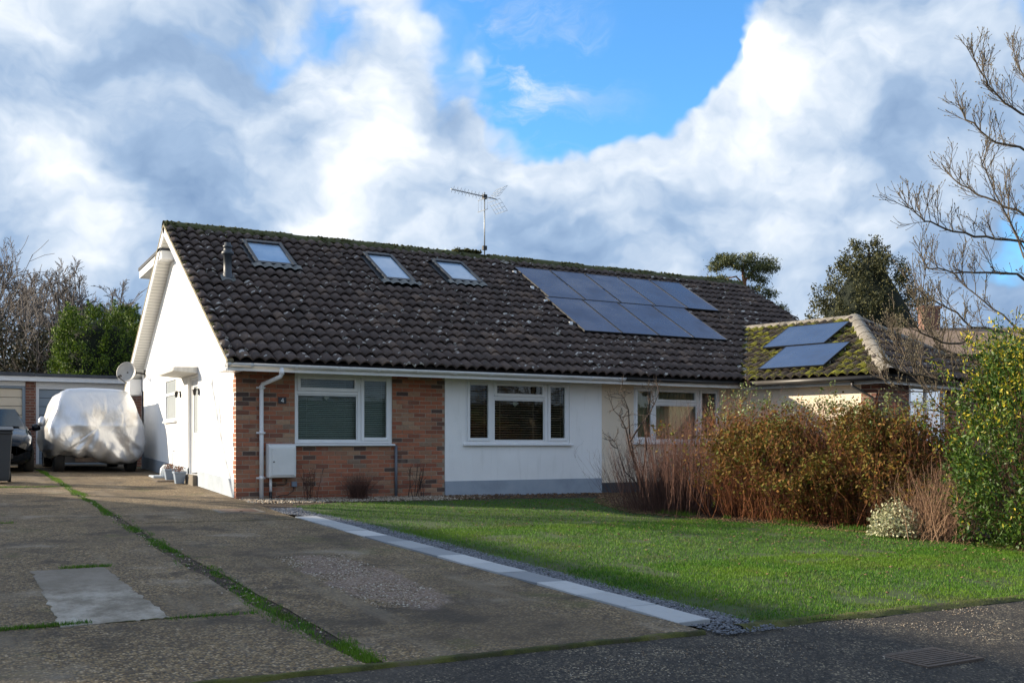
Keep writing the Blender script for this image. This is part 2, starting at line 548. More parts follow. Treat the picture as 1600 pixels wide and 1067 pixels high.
material('garage_white', [(.62, .64, .66)], 2, rough=.6)
material('felt_roof', [(.040, .045, .055), (.07, .075, .085)], 4, rough=.9)
material('dish_grey', [(.25, .25, .245), (.34, .34, .33)], 5, rough=.5)
material('canopy_concrete', [(.40, .39, .37), (.62, .62, .60)], 5, rough=.85, stretch=(3, 3, 1))
material('pot_grey', [(.20, .25, .32)], 6, rough=.6)
material('number_plaque', [(.020, .022, .028)], 5, rough=.35)
material('heart_cream', [(.66, .63, .52)], 5, rough=.7)
material('bark_dark', [(.030, .022, .018), (.075, .055, .042)], 12, rough=.95, bump=.7, bscale=40)
material('bark_pale', [(.085, .072, .066), (.165, .145, .130)], 3, rough=.95)
material('bark_grey', [(.055, .042, .033), (.125, .098, .070), (.105, .095, .055)], 9, rough=.95, bump=.5, bscale=50)
material('bark_pine', [(.16, .075, .040), (.27, .14, .085)], 5, rough=.95)
material('bud', [(.085, .070, .040), (.18, .155, .095)], 6, rough=.8, island=.8)
material('stem_red', [(.080, .024, .010), (.21, .070, .024), (.34, .14, .050)], 8, rough=.85, island=.9)
material('stem_brown', [(.040, .018, .015), (.100, .044, .032), (.17, .088, .060)], 8, rough=.9, island=.9)
material('stem_tan', [(.12, .065, .035), (.27, .16, .095), (.38, .25, .16)], 8, rough=.9, island=.9)
material('leaf_hedge', [(.026, .042, .006), (.16, .060, .014), (.060, .080, .010), (.22, .095, .020), (.075, .110, .012), (.20, .12, .022), (.11, .15, .028)], 3, rough=.7, spec=.25, island=.8, trans=.2)
material('leaf_hedge_pale', [(.10, .145, .035), (.22, .27, .10)], 3, rough=.5, island=.8, trans=.2)
material('leaf_gold', [(.018, .044, .008), (.034, .078, .010), (.060, .115, .012), (.110, .155, .016)], 1.1, rough=.5, island=.62, trans=.2, spec=.35)
material('leaf_gold_tip', [(.17, .20, .014), (.36, .31, .018), (.55, .42, .03)], 3, rough=.5, island=.8, trans=.2, spec=.35)
material('leaf_variegated', [(.13, .17, .07), (.42, .42, .24), (.66, .63, .44)], 3, rough=.5, island=.9, trans=.15)
material('leaf_dry', [(.11, .055, .030), (.22, .12, .07)], 3, rough=.9, island=.9)
material('conifer_bright', [(.014, .036, .003), (.060, .115, .006), (.17, .25, .014)], 1.1, rough=.7, island=.6, trans=.15)
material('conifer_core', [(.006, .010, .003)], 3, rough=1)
material('cypress', [(.014, .020, .006), (.046, .052, .015), (.100, .094, .028)], .9, rough=.8, island=.6, trans=.1)
material('pine_needle', [(.030, .045, .014), (.075, .092, .030), (.13, .135, .048)], .9, rough=.75, island=.6, trans=.1)
material('ivy', [(.010, .013, .005), (.030, .034, .012), (.070, .055, .026)], .8, rough=.85, island=.6, trans=.1)
material('flower_brown', [(.16, .07, .04), (.30, .16, .10)], 9, rough=.9, island=.9)
material('far_roof', [(.14, .095, .065), (.24, .17, .12)], 1.5, detail=8, rough=.95)
material('wing_red', [(.20, .065, .042), (.27, .095, .06)], 4, rough=.9)


def glass_mat():
    m = bpy.data.materials.new('window_glass')
    m.use_nodes = True
    t = NT(m.node_tree)
    tr = t.n('BsdfTransparent')
    tr.inputs[0].default_value = (.78, .82, .80, 1)
    gl = t.n('BsdfGlossy')
    gl.inputs['Roughness'].default_value = .015
    fr = t.n('Fresnel')
    fr.inputs[0].default_value = 1.45
    mx = t.n('MixShader')
    t.put(mx.inputs[0], t.math('MULTIPLY', fr.outputs[0], 1.0, clamp=True))
    t.t.links.new(tr.outputs[0], mx.inputs[1])
    t.t.links.new(gl.outputs[0], mx.inputs[2])
    o = t.n('OutputMaterial')
    t.t.links.new(mx.outputs[0], o.inputs[0])
    MATS['window_glass'] = m


glass_mat()

# ------------------------------------------------------------------ mesh helpers
WORLD = {}


def tag(o, label=None, cat=None, group=None, kind=None):
    if label:
        o['label'] = label
    if cat:
        o['category'] = cat
    if group:
        o['group'] = group
    if kind:
        o['kind'] = kind
    return o


def link(o, parent=None, loc=(0, 0, 0)):
    loc = Vector(loc)
    COL.objects.link(o)
    if parent:
        o.parent = parent
        o.location = loc - WORLD[parent.name]
    else:
        o.location = loc
    WORLD[o.name] = loc
    return o


def empty(name, loc, label=None, cat=None, group=None, parent=None):
    o = bpy.data.objects.new(name, None)
    link(o, parent, loc)
    return tag(o, label, cat, group)


class MB:
    def __init__(s):
        s.v = []
        s.f = []
        s.sm = []

    def add(s, vs, fs, smooth=False):
        k = len(s.v)
        s.v += [tuple(v) for v in vs]
        s.f += [tuple(i + k for i in f) for f in fs]
        s.sm += [smooth] * len(fs)
        return s

    def box(s, x0, x1, y0, y1, z0, z1):
        vs = [(x0, y0, z0), (x1, y0, z0), (x1, y1, z0), (x0, y1, z0), (x0, y0, z1), (x1, y0, z1), (x1, y1, z1), (x0, y1, z1)]
        return s.add(vs, [(0, 3, 2, 1), (4, 5, 6, 7), (0, 1, 5, 4), (1, 2, 6, 5), (2, 3, 7, 6), (3, 0, 4, 7)])

    def obox(s, c, ax, ay, az):
        """box about centre c with half-axis vectors"""
        c, ax, ay, az = Vector(c), Vector(ax), Vector(ay), Vector(az)
        vs = [c + ax * i + ay * j + az * k for k in (-1, 1) for (i, j) in ((-1, -1), (1, -1), (1, 1), (-1, 1))]
        return s.add(vs, [(0, 3, 2, 1), (4, 5, 6, 7), (0, 1, 5, 4), (1, 2, 6, 5), (2, 3, 7, 6), (3, 0, 4, 7)])

    def prism(s, poly, axis, a, b):
        """polygon (2-tuples) extruded along axis: 'x' poly=(y,z), 'y' poly=(x,z), 'z' poly=(x,y)"""
        def P(q, t):
            return {'x': (t, q[0], q[1]), 'y': (q[0], t, q[1]), 'z': (q[0], q[1], t)}[axis]
        n = len(poly)
        vs = [P(q, a) for q in poly] + [P(q, b) for q in poly]
        fs = [tuple(range(n)), tuple(range(2 * n - 1, n - 1, -1))] + [(i, i + n, (i + 1) % n + n, (i + 1) % n) for i in range(n)]
        return s.add(vs, fs)

    def tube(s, pts, rad, n=6, caps=True, smooth=True):
        pts = [Vector(p) for p in pts]
        if not hasattr(rad, '__len__'):
            rad = [rad] * len(pts)
        vs = []
        up = None
        for i, p in enumerate(pts):
            d = (pts[min(i + 1, len(pts) - 1)] - pts[max(i - 1, 0)])
            if d.length < 1e-9:
                d = Vector((0, 0, 1))
            d.normalize()
            if up is None:
                up = d.orthogonal().normalized()
            up = (up - d * up.dot(d))
            if up.length < 1e-6:
                up = d.orthogonal()
            up.normalize()
            w = d.cross(up)
            for k in range(n):
                a = 2 * math.pi * k / n
                vs.append(p + (up * math.cos(a) + w * math.sin(a)) * rad[i])
        fs = []
        for i in range(len(pts) - 1):
            for k in range(n):
                fs.append((i * n + k, i * n + (k + 1) % n, (i + 1) * n + (k + 1) % n, (i + 1) * n + k))
        s.add(vs, fs, smooth)
        if caps:
            k = len(s.v) - len(vs)
            s.f += [tuple(k + q for q in reversed(range(n))), tuple(k + len(vs) - n + q for q in range(n))]
            s.sm += [False, False]
        return s

    def lathe(s, prof, c, n=20, axis=Vector((0, 0, 1)), smooth=True):
        """profile of (radius, height) turned about an axis through c"""
        axis = Vector(axis).normalized()
        u = axis.orthogonal().normalized()
        w = axis.cross(u)
        c = Vector(c)
        vs = []
        for r, h in prof:
            for k in range(n):
                a = 2 * math.pi * k / n
                vs.append(c + axis * h + (u * math.cos(a) + w * math.sin(a)) * r)
        fs = []
        for i in range(len(prof) - 1):
            for k in range(n):
                fs.append((i * n + k, i * n + (k + 1) % n, (i + 1) * n + (k + 1) % n, (i + 1) * n + k))
        return s.add(vs, fs, smooth)

    def loft(s, rings, smooth=True, close=True, caps=True):
        n = len(rings[0])
        vs = [p for r in rings for p in r]
        fs = []
        for i in range(len(rings) - 1):
            for k in range(n if close else n - 1):
                fs.append((i * n + k, i * n + (k + 1) % n, (i + 1) * n + (k + 1) % n, (i + 1) * n + k))
        s.add(vs, fs, smooth)
        if caps:
            k = len(s.v) - len(vs)
            s.f += [tuple(k + q for q in reversed(range(n))), tuple(k + len(vs) - n + q for q in range(n))]
            s.sm += [False, False]
        return s

    def mesh(s, name, off=(0, 0, 0), bevel=0.0):
        me = bpy.data.meshes.new(name)
        ox, oy, oz = off
        me.from_pydata([(x - ox, y - oy, z - oz) for x, y, z in s.v], [], s.f)
        me.polygons.foreach_set('use_smooth', s.sm)
        if bevel:
            bm = bmesh.new()
            bm.from_mesh(me)
            bmesh.ops.bevel(bm, geom=bm.edges[:], offset=bevel, segments=1, affect='EDGES')
            bm.to_mesh(me)
            bm.free()
        me.update()
        return me

    def build(s, name, mat, parent=None, loc=None, bevel=0.0):
        if loc is None:
            loc = WORLD[parent.name] if parent else Vector((0, 0, 0))
        me = s.mesh(name, loc, bevel)
        me.materials.append(MATS[mat])
        o = bpy.data.objects.new(name, me)
        return link(o, parent, loc)


def np_mesh(name, verts, faces_n, mat, parent=None, loc=(0, 0, 0), smooth=False):
    """verts (n*k,3) array, every k consecutive vertices one face"""
    loc = Vector(loc)
    v = np.asarray(verts, dtype=np.float32).reshape(-1, 3) - np.array(loc, dtype=np.float32)
    nf = len(v) // faces_n
    me = bpy.data.meshes.new(name)
    me.vertices.add(len(v))
    me.vertices.foreach_set('co', v.ravel())
    me.loops.add(len(v))
    me.loops.foreach_set('vertex_index', np.arange(len(v), dtype=np.int32))
    me.polygons.add(nf)
    me.polygons.foreach_set('loop_start', np.arange(0, len(v), faces_n, dtype=np.int32))
    me.update(calc_edges=True)
    me.materials.append(MATS[mat])
    o = bpy.data.objects.new(name, me)
    return link(o, parent, loc)


def rowgrid(name, rows, mat, parent=None):
    """rows of points joined into a sheet"""
    mb = MB()
    n = len(rows[0])
    fs = [(i * n + k, i * n + k + 1, (i + 1) * n + k + 1, (i + 1) * n + k) for i in range(len(rows) - 1) for k in range(n - 1)]
    mb.add([p for r in rows for p in r], fs, True)
    return mb.build(name, mat, parent)


def gz(x, y):
    """height of the ground: it rises from the road past the house to the garages"""
    zy = .033 * y if y < 8 else .264 + .014 * (min(y, 13) - 8)
    if y < -14:
        zy = .033 * -14 + (y + 14) * .004
    return zy - .010 * max(-6, min(12, x))


def lerp_list(tab, y):
    """tab of (y, x) sorted by falling y"""
    if y >= tab[0][0]:
        return tab[0][1]
    for (a, xa), (b, xb) in zip(tab, tab[1:]):
        if y >= b:
            return xa + (xb - xa) * (a - y) / (a - b)
    return tab[-1][1]


def sheet(name, mat, y0, y1, xl, xr, zoff, ny, nx, parent=None, rag=0.0, seed=0):
    rows = []
    for i in range(ny + 1):
        y = y0 + (y1 - y0) * i / ny
        a, b = xl(y), xr(y)
        row = []
        for k in range(nx + 1):
            x = a + (b - a) * k / nx
            jx = rag * mnoise.noise(Vector((y * 3.1, k * 5.0 + seed, 1.7))) if (rag and k in (0, nx)) else 0
            row.append((x + jx, y, gz(x, y) + zoff))
        rows.append(row)
    o = rowgrid(name, rows, mat, parent)
    return o


# ------------------------------------------------------------------ ground, road, drive, lawn
def make_ground():
    ys = [-300, -120, -60, -30] + [-14 + i * 1.0 for i in range(28)] + [16, 20, 30, 60, 120, 300]
    xs = [-300, -120, -50, -20, -10, -6, -3, 0, 3, 6, 9, 12, 16, 24, 50, 120, 300]
    ground = rowgrid('ground', [[(x, y, gz(x, y) - .07) for x in xs] for y in ys], 'field')
    tag(ground, kind='structure')
    road = rowgrid('road', [[(x, y, gz(x, y) - .022 + .006 * mnoise.noise(Vector((x * .7, y * .7, 0)))) for x in np.linspace(-30, 45, 90)]
                            for y in np.linspace(-24, -11.12, 26)], 'tarmac')
    tag(road, kind='structure')

SLAB_L = [(-3.15, .03), (-6, .15), (-11.0, .44)]
SLAB_W = .31
LAWN_L = [(-1.15, 1.3), (-1.5, .55), (-2.2, .42), (-4, .66), (-6.5, .80), (-8.5, .86), (-10.3, .92), (-11.2, 1.02)]
LAWN_R = [(-.72, 6.9), (-2, 5.9), (-3.76, 5.35), (-4.9, 5.75), (-6.05, 6.5), (-7.4, 6.95), (-9.1, 7.1), (-11.2, 7.3)]
STRIP_L = [(9, -2.43), (-.3, -2.26), (-7, -2.20), (-9.7, -2.07), (-11.2, -1.97)]
STRIP_R = [(9, -2.36), (-.3, -2.19), (-5.4, -2.10), (-7.3, -2.00), (-11.2, -1.87)]


def drive_right(y):
    if y > -.02:
        return -.004
    if y > -2.2:
        return .05
    return lerp_list(SLAB_L, y) - .004


def make_drive():
    d = empty('driveway', (-2, -5, gz(-2, -5)))
    tag(d, kind='structure')
    ny = 70
    a = sheet('concrete_bay', 'drive', -11.2, 12.98, lambda y: -5.6, lambda y: lerp_list(STRIP_L, y), 0, ny, 8, d, rag=.05, seed=3)
    b = sheet('concrete_bay', 'drive', -11.2, 12.98, lambda y: lerp_list(STRIP_R, y), drive_right, 0, ny, 8, d, rag=.03, seed=9)
    sheet('grass_strip_soil', 'soil', -11.2, 9, lambda y: lerp_list(STRIP_L, y) - .06, lambda y: lerp_list(STRIP_R, y) + .06, -.006, ny, 2, d)
    # concrete repair, ragged outline
    rng = random.Random(4)
    corners = [(-3.45, -7.02), (-2.86, -7.0), (-2.74, -9.45), (-3.42, -9.52)]
    ring = []
    for i in range(4):
        p, q = Vector(corners[i]), Vector(corners[(i + 1) % 4])
        for k in range(40):
            r = p.lerp(q, k / 40)
            ring.append((r.x + .035 * mnoise.noise(Vector((i * 9 + k * .45, 1, 2))) + rng.uniform(-.008, .008), r.y + .035 * mnoise.noise(Vector((i * 9 + k * .45, 5, 2))) + rng.uniform(-.008, .008)))
    mb = MB()
    c = (-3.1, -8.25)
    vs = [(c[0], c[1], gz(*c) + .008)] + [(x, y, gz(x, y) + .005) for x, y in ring] + [(x, y, gz(x, y) - .02) for x, y in ring]
    n = len(ring)
    mb.add(vs, [(0, 1 + (i + 1) % n, 1 + i) for i in range(n)] + [(1 + i, 1 + (i + 1) % n, 1 + n + (i + 1) % n, 1 + n + i) for i in range(n)])
    o = mb.build('concrete_patch', 'patch_concrete', d)
    # worn area where the pinkish aggregate shows
    pts = []
    while len(pts) < 1300:
        x, y = rng.uniform(-1.32, -.6), rng.uniform(-9.75, -6.85)
        if mnoise.noise(Vector((x * 2.2, y * 2.2, 4))) > -.22:
            pts.append((x, y))
    o = stones('loose_pebbles', pts, .006, .015, 'pebble', d)
    tag(o, kind='stuff')
    # transverse joints and the raised, mossy lip against the tarmac
    for (x0, x1, y) in ((-3.9, -2.3, -9.47), (-5.6, -2.4, 3.05), (-1.95, 0.2, -3.4)):
        mb = MB()
        k = 14
        rows = [[(x0 + (x1 - x0) * i / k, y + s * (.012 + .01 * rng.random()) + .02 * mnoise.noise(Vector((i * .9, y, 0))),
                  gz(x0 + (x1 - x0) * i / k, y) + .004) for i in range(k + 1)] for s in (-1, 1)]
        mb.add(rows[0] + rows[1], [(i, i + 1, k + 2 + i, k + 1 + i) for i in range(k)])
        mb.build('joint', 'kerb_moss', d)
    mb = MB()
    k = 80
    xs = [-5.6 + 6.05 * i / k for i in range(k + 1)]
    rows = []
    for dy, dz in ((-.035, -.03), (-.022, .0), (.0, .006), (.016, .003), (.026, -.008)):
        rows.append([(x, -11.2 + dy + .03 * mnoise.noise(Vector((x * 4, dy * 20, 0))), gz(x, -11.2) + dz + .008 * mnoise.noise(Vector((x * 9, dy * 30, 3)))) for x in xs])
    vs = [p for r in rows for p in r]
    mb.add(vs, [(i * (k + 1) + j, i * (k + 1) + j + 1, (i + 1) * (k + 1) + j + 1, (i + 1) * (k + 1) + j) for i in range(4) for j in range(k)], True)
    mb.build('edge_moss', 'kerb_moss', d)
    return d


def stones(name, pts, r0, r1, mat, parent=None, z=0.0, flat=.6, seed=1):
    """small irregular stones, one mesh"""
    rng = np.random.default_rng(seed)
    n = len(pts)
    P = np.array([(x, y, gz(x, y) + z) for x, y in pts])
    base = np.array([(1, 0, 0), (-.5, .87, 0), (-.5, -.87, 0), (0, 0, 1), (.2, .1, -.8)], float)
    tri = np.array([(0, 1, 3), (1, 2, 3), (2, 0, 3), (1, 0, 4), (2, 1, 4), (0, 2, 4)])
    s = rng.uniform(r0, r1, (n, 1, 1)) * rng.uniform(.6, 1.4, (n, 5, 3))
    V = base[None] * s
    V[:, :, 2] *= flat
    a = rng.uniform(0, 6.28, n)
    ca, sa = np.cos(a)[:, None], np.sin(a)[:, None]
    x = V[:, :, 0] * ca - V[:, :, 1] * sa
    y = V[:, :, 0] * sa + V[:, :, 1] * ca
    V = np.stack([x, y, V[:, :, 2] + r0 * .3], -1) + P[:, None]
    loc = WORLD[parent.name] if parent else Vector((0, 0, 0))
    me = bpy.data.meshes.new(name)
    vs = V.reshape(-1, 3) - np.array(loc)
    fs = (tri[None] + (np.arange(n) * 5)[:, None, None]).reshape(-1, 3)
    me.vertices.add(len(vs))
    me.vertices.foreach_set('co', vs.astype(np.float32).ravel())
    me.loops.add(fs.size)
    me.loops.foreach_set('vertex_index', fs.astype(np.int32).ravel())
    me.polygons.add(len(fs))
    me.polygons.foreach_set('loop_start', np.arange(0, fs.size, 3, dtype=np.int32))
    me.update(calc_edges=True)
    me.materials.append(MATS[mat])
    o = bpy.data.objects.new(name, me)
    return link(o, parent, loc)


def blades(name, P, h0, h1, w, mat='grass_blade', seed=2, lean=.55):
    rng = np.random.default_rng(seed)
    n = len(P)
    a = rng.uniform(0, 6.28, n)
    h = rng.uniform(h0, h1, n)
    ww = w * rng.uniform(.6, 1.3, n)
    t = np.stack([np.cos(a), np.sin(a), np.zeros(n)], -1)
    la = rng.uniform(0, 6.28, n)
    l = np.stack([np.cos(la), np.sin(la), np.zeros(n)], -1) * (rng.uniform(0, lean, n) * h)[:, None]
    tip = P + l + np.array([0, 0, 1.]) * h[:, None]
    V = np.stack([P - t * ww[:, None], P + t * ww[:, None], tip], 1)
    return np_mesh(name, V.reshape(-1, 3), 3, mat)


def gzv(x, y):
    zy = np.where(y < 8, .033 * y, .264 + .014 * (np.minimum(y, 13) - 8))
    return zy - .010 * np.clip(x, -6, 12)


def make_lawn():
    xl = lambda y: lerp_list(LAWN_L, y)
    xr = lambda y: lerp_list(LAWN_R, y)
    soil = sheet('lawn', 'lawn_soil', -11.2, -1.1, xl, xr, -.004, 50, 14)
    tag(soil, kind='structure')
    rng = np.random.default_rng(5)
    tabL, tabR = np.array(LAWN_L[::-1]), np.array(LAWN_R[::-1])

    def scatter(n, ya, yb, pw=1.0):
        y = ya + (yb - ya) * rng.random(n) ** pw
        x = rng.uniform(.35, 7.3, n)
        l = np.interp(y, tabL[:, 0], tabL[:, 1]) - .02 + .03 * rng.standard_normal(n)
        r = np.interp(y, tabR[:, 0], tabR[:, 1]) + .08 * rng.standard_normal(n)
        keep = (x > l) & (x < r)
        # thin, trodden places
        nz = np.array([mnoise.noise(Vector((a * .9, b * .9, 2.2))) + .6 * mnoise.noise(Vector((a * 3.1, b * 3.1, 5))) for a, b in zip(x, y)])
        keep &= rng.random(n) < np.clip(1.1 - 2.2 * np.clip(nz - .12, 0, 1), .12, 1)
        x, y = x[keep], y[keep]
        return np.stack([x, y, gzv(x, y) - .006], -1)
    P = np.concatenate([scatter(90000, -11.22, -8.5), scatter(90000, -9.5, -5), scatter(60000, -6, -1.1)])
    g = blades('lawn_grass', P, .012, .034, .0034, seed=6, lean=.8)
    tag(g, 'short winter grass of the front lawn beside the slate chippings', 'grass', kind='stuff')
    # grass and moss growing between the two halves of the drive and in its joints
    n = 46000
    y = rng.uniform(-11.15, 8.5, n)
    L = np.array(STRIP_L[::-1])
    Rr = np.array(STRIP_R[::-1])
    l = np.interp(y, L[:, 0], L[:, 1]) - .03
    r = np.interp(y, Rr[:, 0], Rr[:, 1]) + .03
    wid = np.array([.45 + 1.1 * max(0, mnoise.noise(Vector((0, b * .55, 3))) + .25) for b in y])
    x = l + (r - l) * (.5 + (np.clip(rng.normal(0, .30, n), -.65, .65)) * wid * 1.3)
    nz = np.array([mnoise.noise(Vector((a * 3, b * .9, 7))) + .5 * mnoise.noise(Vector((a * 9, b * 5, 2))) for a, b in zip(x, y)])
    keep = rng.random(n) < np.clip(.42 + 2.0 * nz, .02, 1)
    x, y = x[keep], y[keep]
    P1 = np.stack([x, y, gzv(x, y) - .005], -1)
    segs = [((-3.9, -9.47), (-3.25, -9.45), 900), ((-3.2, -6.93), (-2.8, -6.93), 500), ((-3.4, 3.05), (-2.45, 3.05), 700), ((-4.6, 3.05), (-3.4, 3.05), 300),
            ((-2.75, -9.5), (-2.15, -9.5), 250), ((-3.7, -3.0), (-3.4, -3.0), 120)]
    Q = []
    for a, b, k in segs:
        tt = rng.random(k)[:, None]
        q = np.array(a) * (1 - tt) + np.array(b) * tt + rng.normal(0, .022, (k, 2))
        Q.append(q)
    Q = np.concatenate(Q)
    P2 = np.stack([Q[:, 0], Q[:, 1], gzv(Q[:, 0], Q[:, 1])], -1)
    g = blades('strip_grass', np.concatenate([P1, P2]), .010, .036, .0032, seed=8, lean=.9)
    tag(g, 'grass and moss growing along the joints of the concrete drive', 'grass', kind='stuff')
    # fallen leaves and twigs lying on the lawn
    r3 = random.Random(8)
    pts = []
    while len(pts) < 650:
        y = r3.uniform(-11, -1.2)
        x = lerp_list(LAWN_R, y) - abs(r3.gauss(0, 2.2))
        if x > lerp_list(LAWN_L, y):
            pts.append((x, y))
    o = stones('fallen_leaves', pts, .010, .028, 'leaf_litter', z=.016, flat=.3, seed=9)
    tag(o, 'fallen brown leaves scattered over the lawn', 'leaf litter', kind='stuff')
    r4 = random.Random(15)
    pts = []
    for k in range(380):
        yy = r4.uniform(-11.1, 6)
        pts.append((lerp_list(STRIP_L, yy) + (lerp_list(STRIP_R, yy) - lerp_list(STRIP_L, yy)) * r4.gauss(.5, .4), yy))
    o = stones('strip_gravel', pts, .006, .018, 'pebble', z=.0, seed=19)
    tag(o, 'small stones lying among the grass in the joint of the drive', 'gravel', kind='stuff')
    # rough grass edge towards the bed
    n = 9000
    y = rng.uniform(-11, -4, n)
    x = np.interp(y, tabR[:, 0], tabR[:, 1]) + np.abs(rng.normal(0, .25, n))
    keep = np.array([mnoise.noise(Vector((a * 2, b * 2, 9))) for a, b in zip(x, y)]) > .05
    P = np.stack([x, y, gzv(x, y) - .01], -1)[keep]
    g = blades('rough_grass', P, .03, .10, .004, seed=11)
    tag(g, 'longer rough grass straggling into the shrub bed', 'grass', kind='stuff')


def make_lawn_edge():
    rows = []
    rng = random.Random(77)
    for dy, dz in ((.10, -.002), (.03, .012), (-.01, .004), (-.05, -.024)):
        rows.append([(x, -11.2 + dy + .05 * mnoise.noise(Vector((x * 2.2, dy * 3, 0))), gz(x, -11.2) + dz + .012 * mnoise.noise(Vector((x * 7, dy * 30, 3)))) for x in np.linspace(.78, 9, 130)])
    o = rowgrid('lawn_edge', rows, 'kerb_moss')
    tag(o, kind='structure')


def make_beds():
    rng = random.Random(12)
    bed = sheet('shrub_bed', 'soil', -11.2, -.01, lambda y: lerp_list(LAWN_R, y) - .12, lambda y: 16.0, -.008, 30, 12, rag=.06)
    tag(bed, kind='structure')
    bed2 = sheet('wall_bed', 'soil', -1.6, -.01, lambda y: .056, lambda y: 6.8, -.016, 6, 24)
    tag(bed2, kind='structure')
    pts = []
    while len(pts) < 3200:
        x, y = rng.uniform(.0, 4.4), rng.uniform(-.95, -.02)
        if x > 3.7 and rng.random() < .6:
            continue
        if y < -.62 and rng.random() < (-y - .62) * 3:
            continue
        pts.append((x, y))
    o = stones('border_gravel', pts, .012, .03, 'pebble', z=-.012, seed=3)
    tag(o, 'brown pebbles in the narrow border under the brick wall', 'gravel', kind='stuff')
    # slate chippings between slabs and lawn
    sl = sheet('slate_bed', 'soil', -11.15, -1.7, lambda y: (lerp_list(SLAB_L, y) + SLAB_W) if y < -3.15 else .05 + max(0, (-2.6 - y)) * .5,
               lambda y: lerp_list(LAWN_L, y) + .06, -.010, 40, 3)
    tag(sl, kind='structure')
    pts = []
    while len(pts) < 11000:
        y = rng.uniform(-11.35, -1.75)
        a = (lerp_list(SLAB_L, y) + SLAB_W) if y < -3.15 else .05 + max(0, (-2.6 - y)) * .5
        b = lerp_list(LAWN_L, y) + .05
        if y < -11.0:
            a -= .25
        x = a + (b - a) * rng.random()
        pts.append((x, y))
    o = stones('slate_chippings', pts, .008, .021, 'slate_chip', z=-.008, flat=.45, seed=5)
    tag(o, 'blue-grey slate chippings between the paving slabs and the lawn', 'gravel', kind='stuff')
    # leaf litter on the beds
    pts = []
    while len(pts) < 7000:
        y = rng.uniform(-10.5, -.1)
        x = lerp_list(LAWN_R, y) - .2 + abs(rng.gauss(0, .7))
        pts.append((x, y))
    for k in range(900):
        pts.append((rng.uniform(3.6, 7), rng.uniform(-.9, -.03)))
    o = stones('leaf_litter', pts, .010, .030, 'leaf_litter', z=0, flat=.35, seed=6)
    tag(o, 'dead brown leaves lying on the soil under the shrubs', 'leaf litter', kind='stuff')
    # grit on the tarmac
    pts = []
    while len(pts) < 1500:
        x, y = rng.uniform(-1, 5), -11.25 - abs(rng.gauss(0, .5))
        if y > -14 and mnoise.noise(Vector((x * 1.3, y * 1.3, 1))) > .0:
            pts.append((x, y))
    o = stones('road_grit', pts, .003, .008, 'pebble', z=-.02, seed=7)
    tag(o, 'loose grit scattered over the dark tarmac by the lawn', 'grit', kind='stuff')


def make_slabs():
    path = empty('slab_path', (.2, -7, gz(.2, -7)))
    tag(path, kind='structure')
    rng = random.Random(3)
    y = -3.15
    k = 0
    while y > -10.9:
        L = .60
        y1 = y - L
        xa, xb = lerp_list(SLAB_L, y), lerp_list(SLAB_L, y1)
        w = SLAB_W
        mb = MB()
        g = .006
        zz = .012 + rng.uniform(-.004, .005)
        tilt = rng.uniform(-.004, .004)
        q = [(xa + g, y - g), (xa + w - g, y - g), (xb + w - g, y1 + g), (xb + g, y1 + g)]
        vs = [(a, b, gz(a, b) - .03) for a, b in q] + [(a, b, gz(a, b) + zz + tilt * (i - 1.5)) for i, (a, b) in enumerate(q)]
        mb.add(vs, [(0, 1, 2, 3), (7, 6, 5, 4), (1, 0, 4, 5), (2, 1, 5, 6), (3, 2, 6, 7), (0, 3, 7, 4)])
        mb.build('paving_slab', 'slab', path, bevel=.004)
        y = y1
        k += 1


def make_covers():
    # iron inspection cover by the front corner of the house
    c = Vector((-.47, -2.13, gz(-.47, -2.13)))
    t = empty('manhole_cover', c, 'rusty rectangular inspection cover set in the drive near the house corner', 'manhole cover')
    def flat(x0, x1, y0, y1, z0, z1):
        mb = MB()
        q = [(x0, y0), (x1, y0), (x1, y1), (x0, y1)]
        vs = [(a, b, gz(a, b) + z0) for a, b in q] + [(a, b, gz(a, b) + z1) for a, b in q]
        return mb.add(vs, [(0, 3, 2, 1), (4, 5, 6, 7), (0, 1, 5, 4), (1, 2, 6, 5), (2, 3, 7, 6), (3, 0, 4, 7)])
    flat(-.80, -.16, -2.42, -1.82, -.02, .006).build('frame', 'patch_concrete', t)
    flat(-.72, -.24, -2.34, -1.90, 0, .010).build('lid', 'manhole', t)
    flat(-.50, -.46, -2.30, -2.24, 0, .016).build('handle', 'rusty_iron', t)
    # gully grate in the tarmac
    x0, x1, y0, y1 = 1.08, 1.60, -12.52, -12.14
    g = empty('drain_grate', (1.34, -12.33, gz(1.34, -12.33)), 'rusty iron gully grate sunk into the tarmac in front of the lawn', 'drain')
    e = -.022
    mb = MB()
    for (a, b, c_, d_) in ((x0, x1, y0, y0 + .03), (x0, x1, y1 - .03, y1), (x0, x0 + .03, y0 + .031, y1 - .031), (x1 - .03, x1, y0 + .031, y1 - .031)):
        mb.v += []
        zc = gz(1.34, -12.33) + e
        mb.box(a, b, c_, d_, zc - .03, zc + .009)
    mb.build('frame', 'rusty_iron', g)
    zc = gz(1.34, -12.33) + e
    MB().box(x0 + .03, x1 - .03, y0 + .03, y1 - .03, zc - .03, zc + .0035).build('pit', 'roof_deck', g)
    n = 8
    for i in range(n):
        y = y0 + .055 + (y1 - y0 - .11) * i / (n - 1)
        MB().box(x0 + .031, x1 - .031, y - .012, y + .012, zc - .02, zc + .012).build('bar', 'rusty_iron', g)


make_ground()
make_drive()
make_lawn()
make_lawn_edge()
make_beds()
make_slabs()
make_covers()
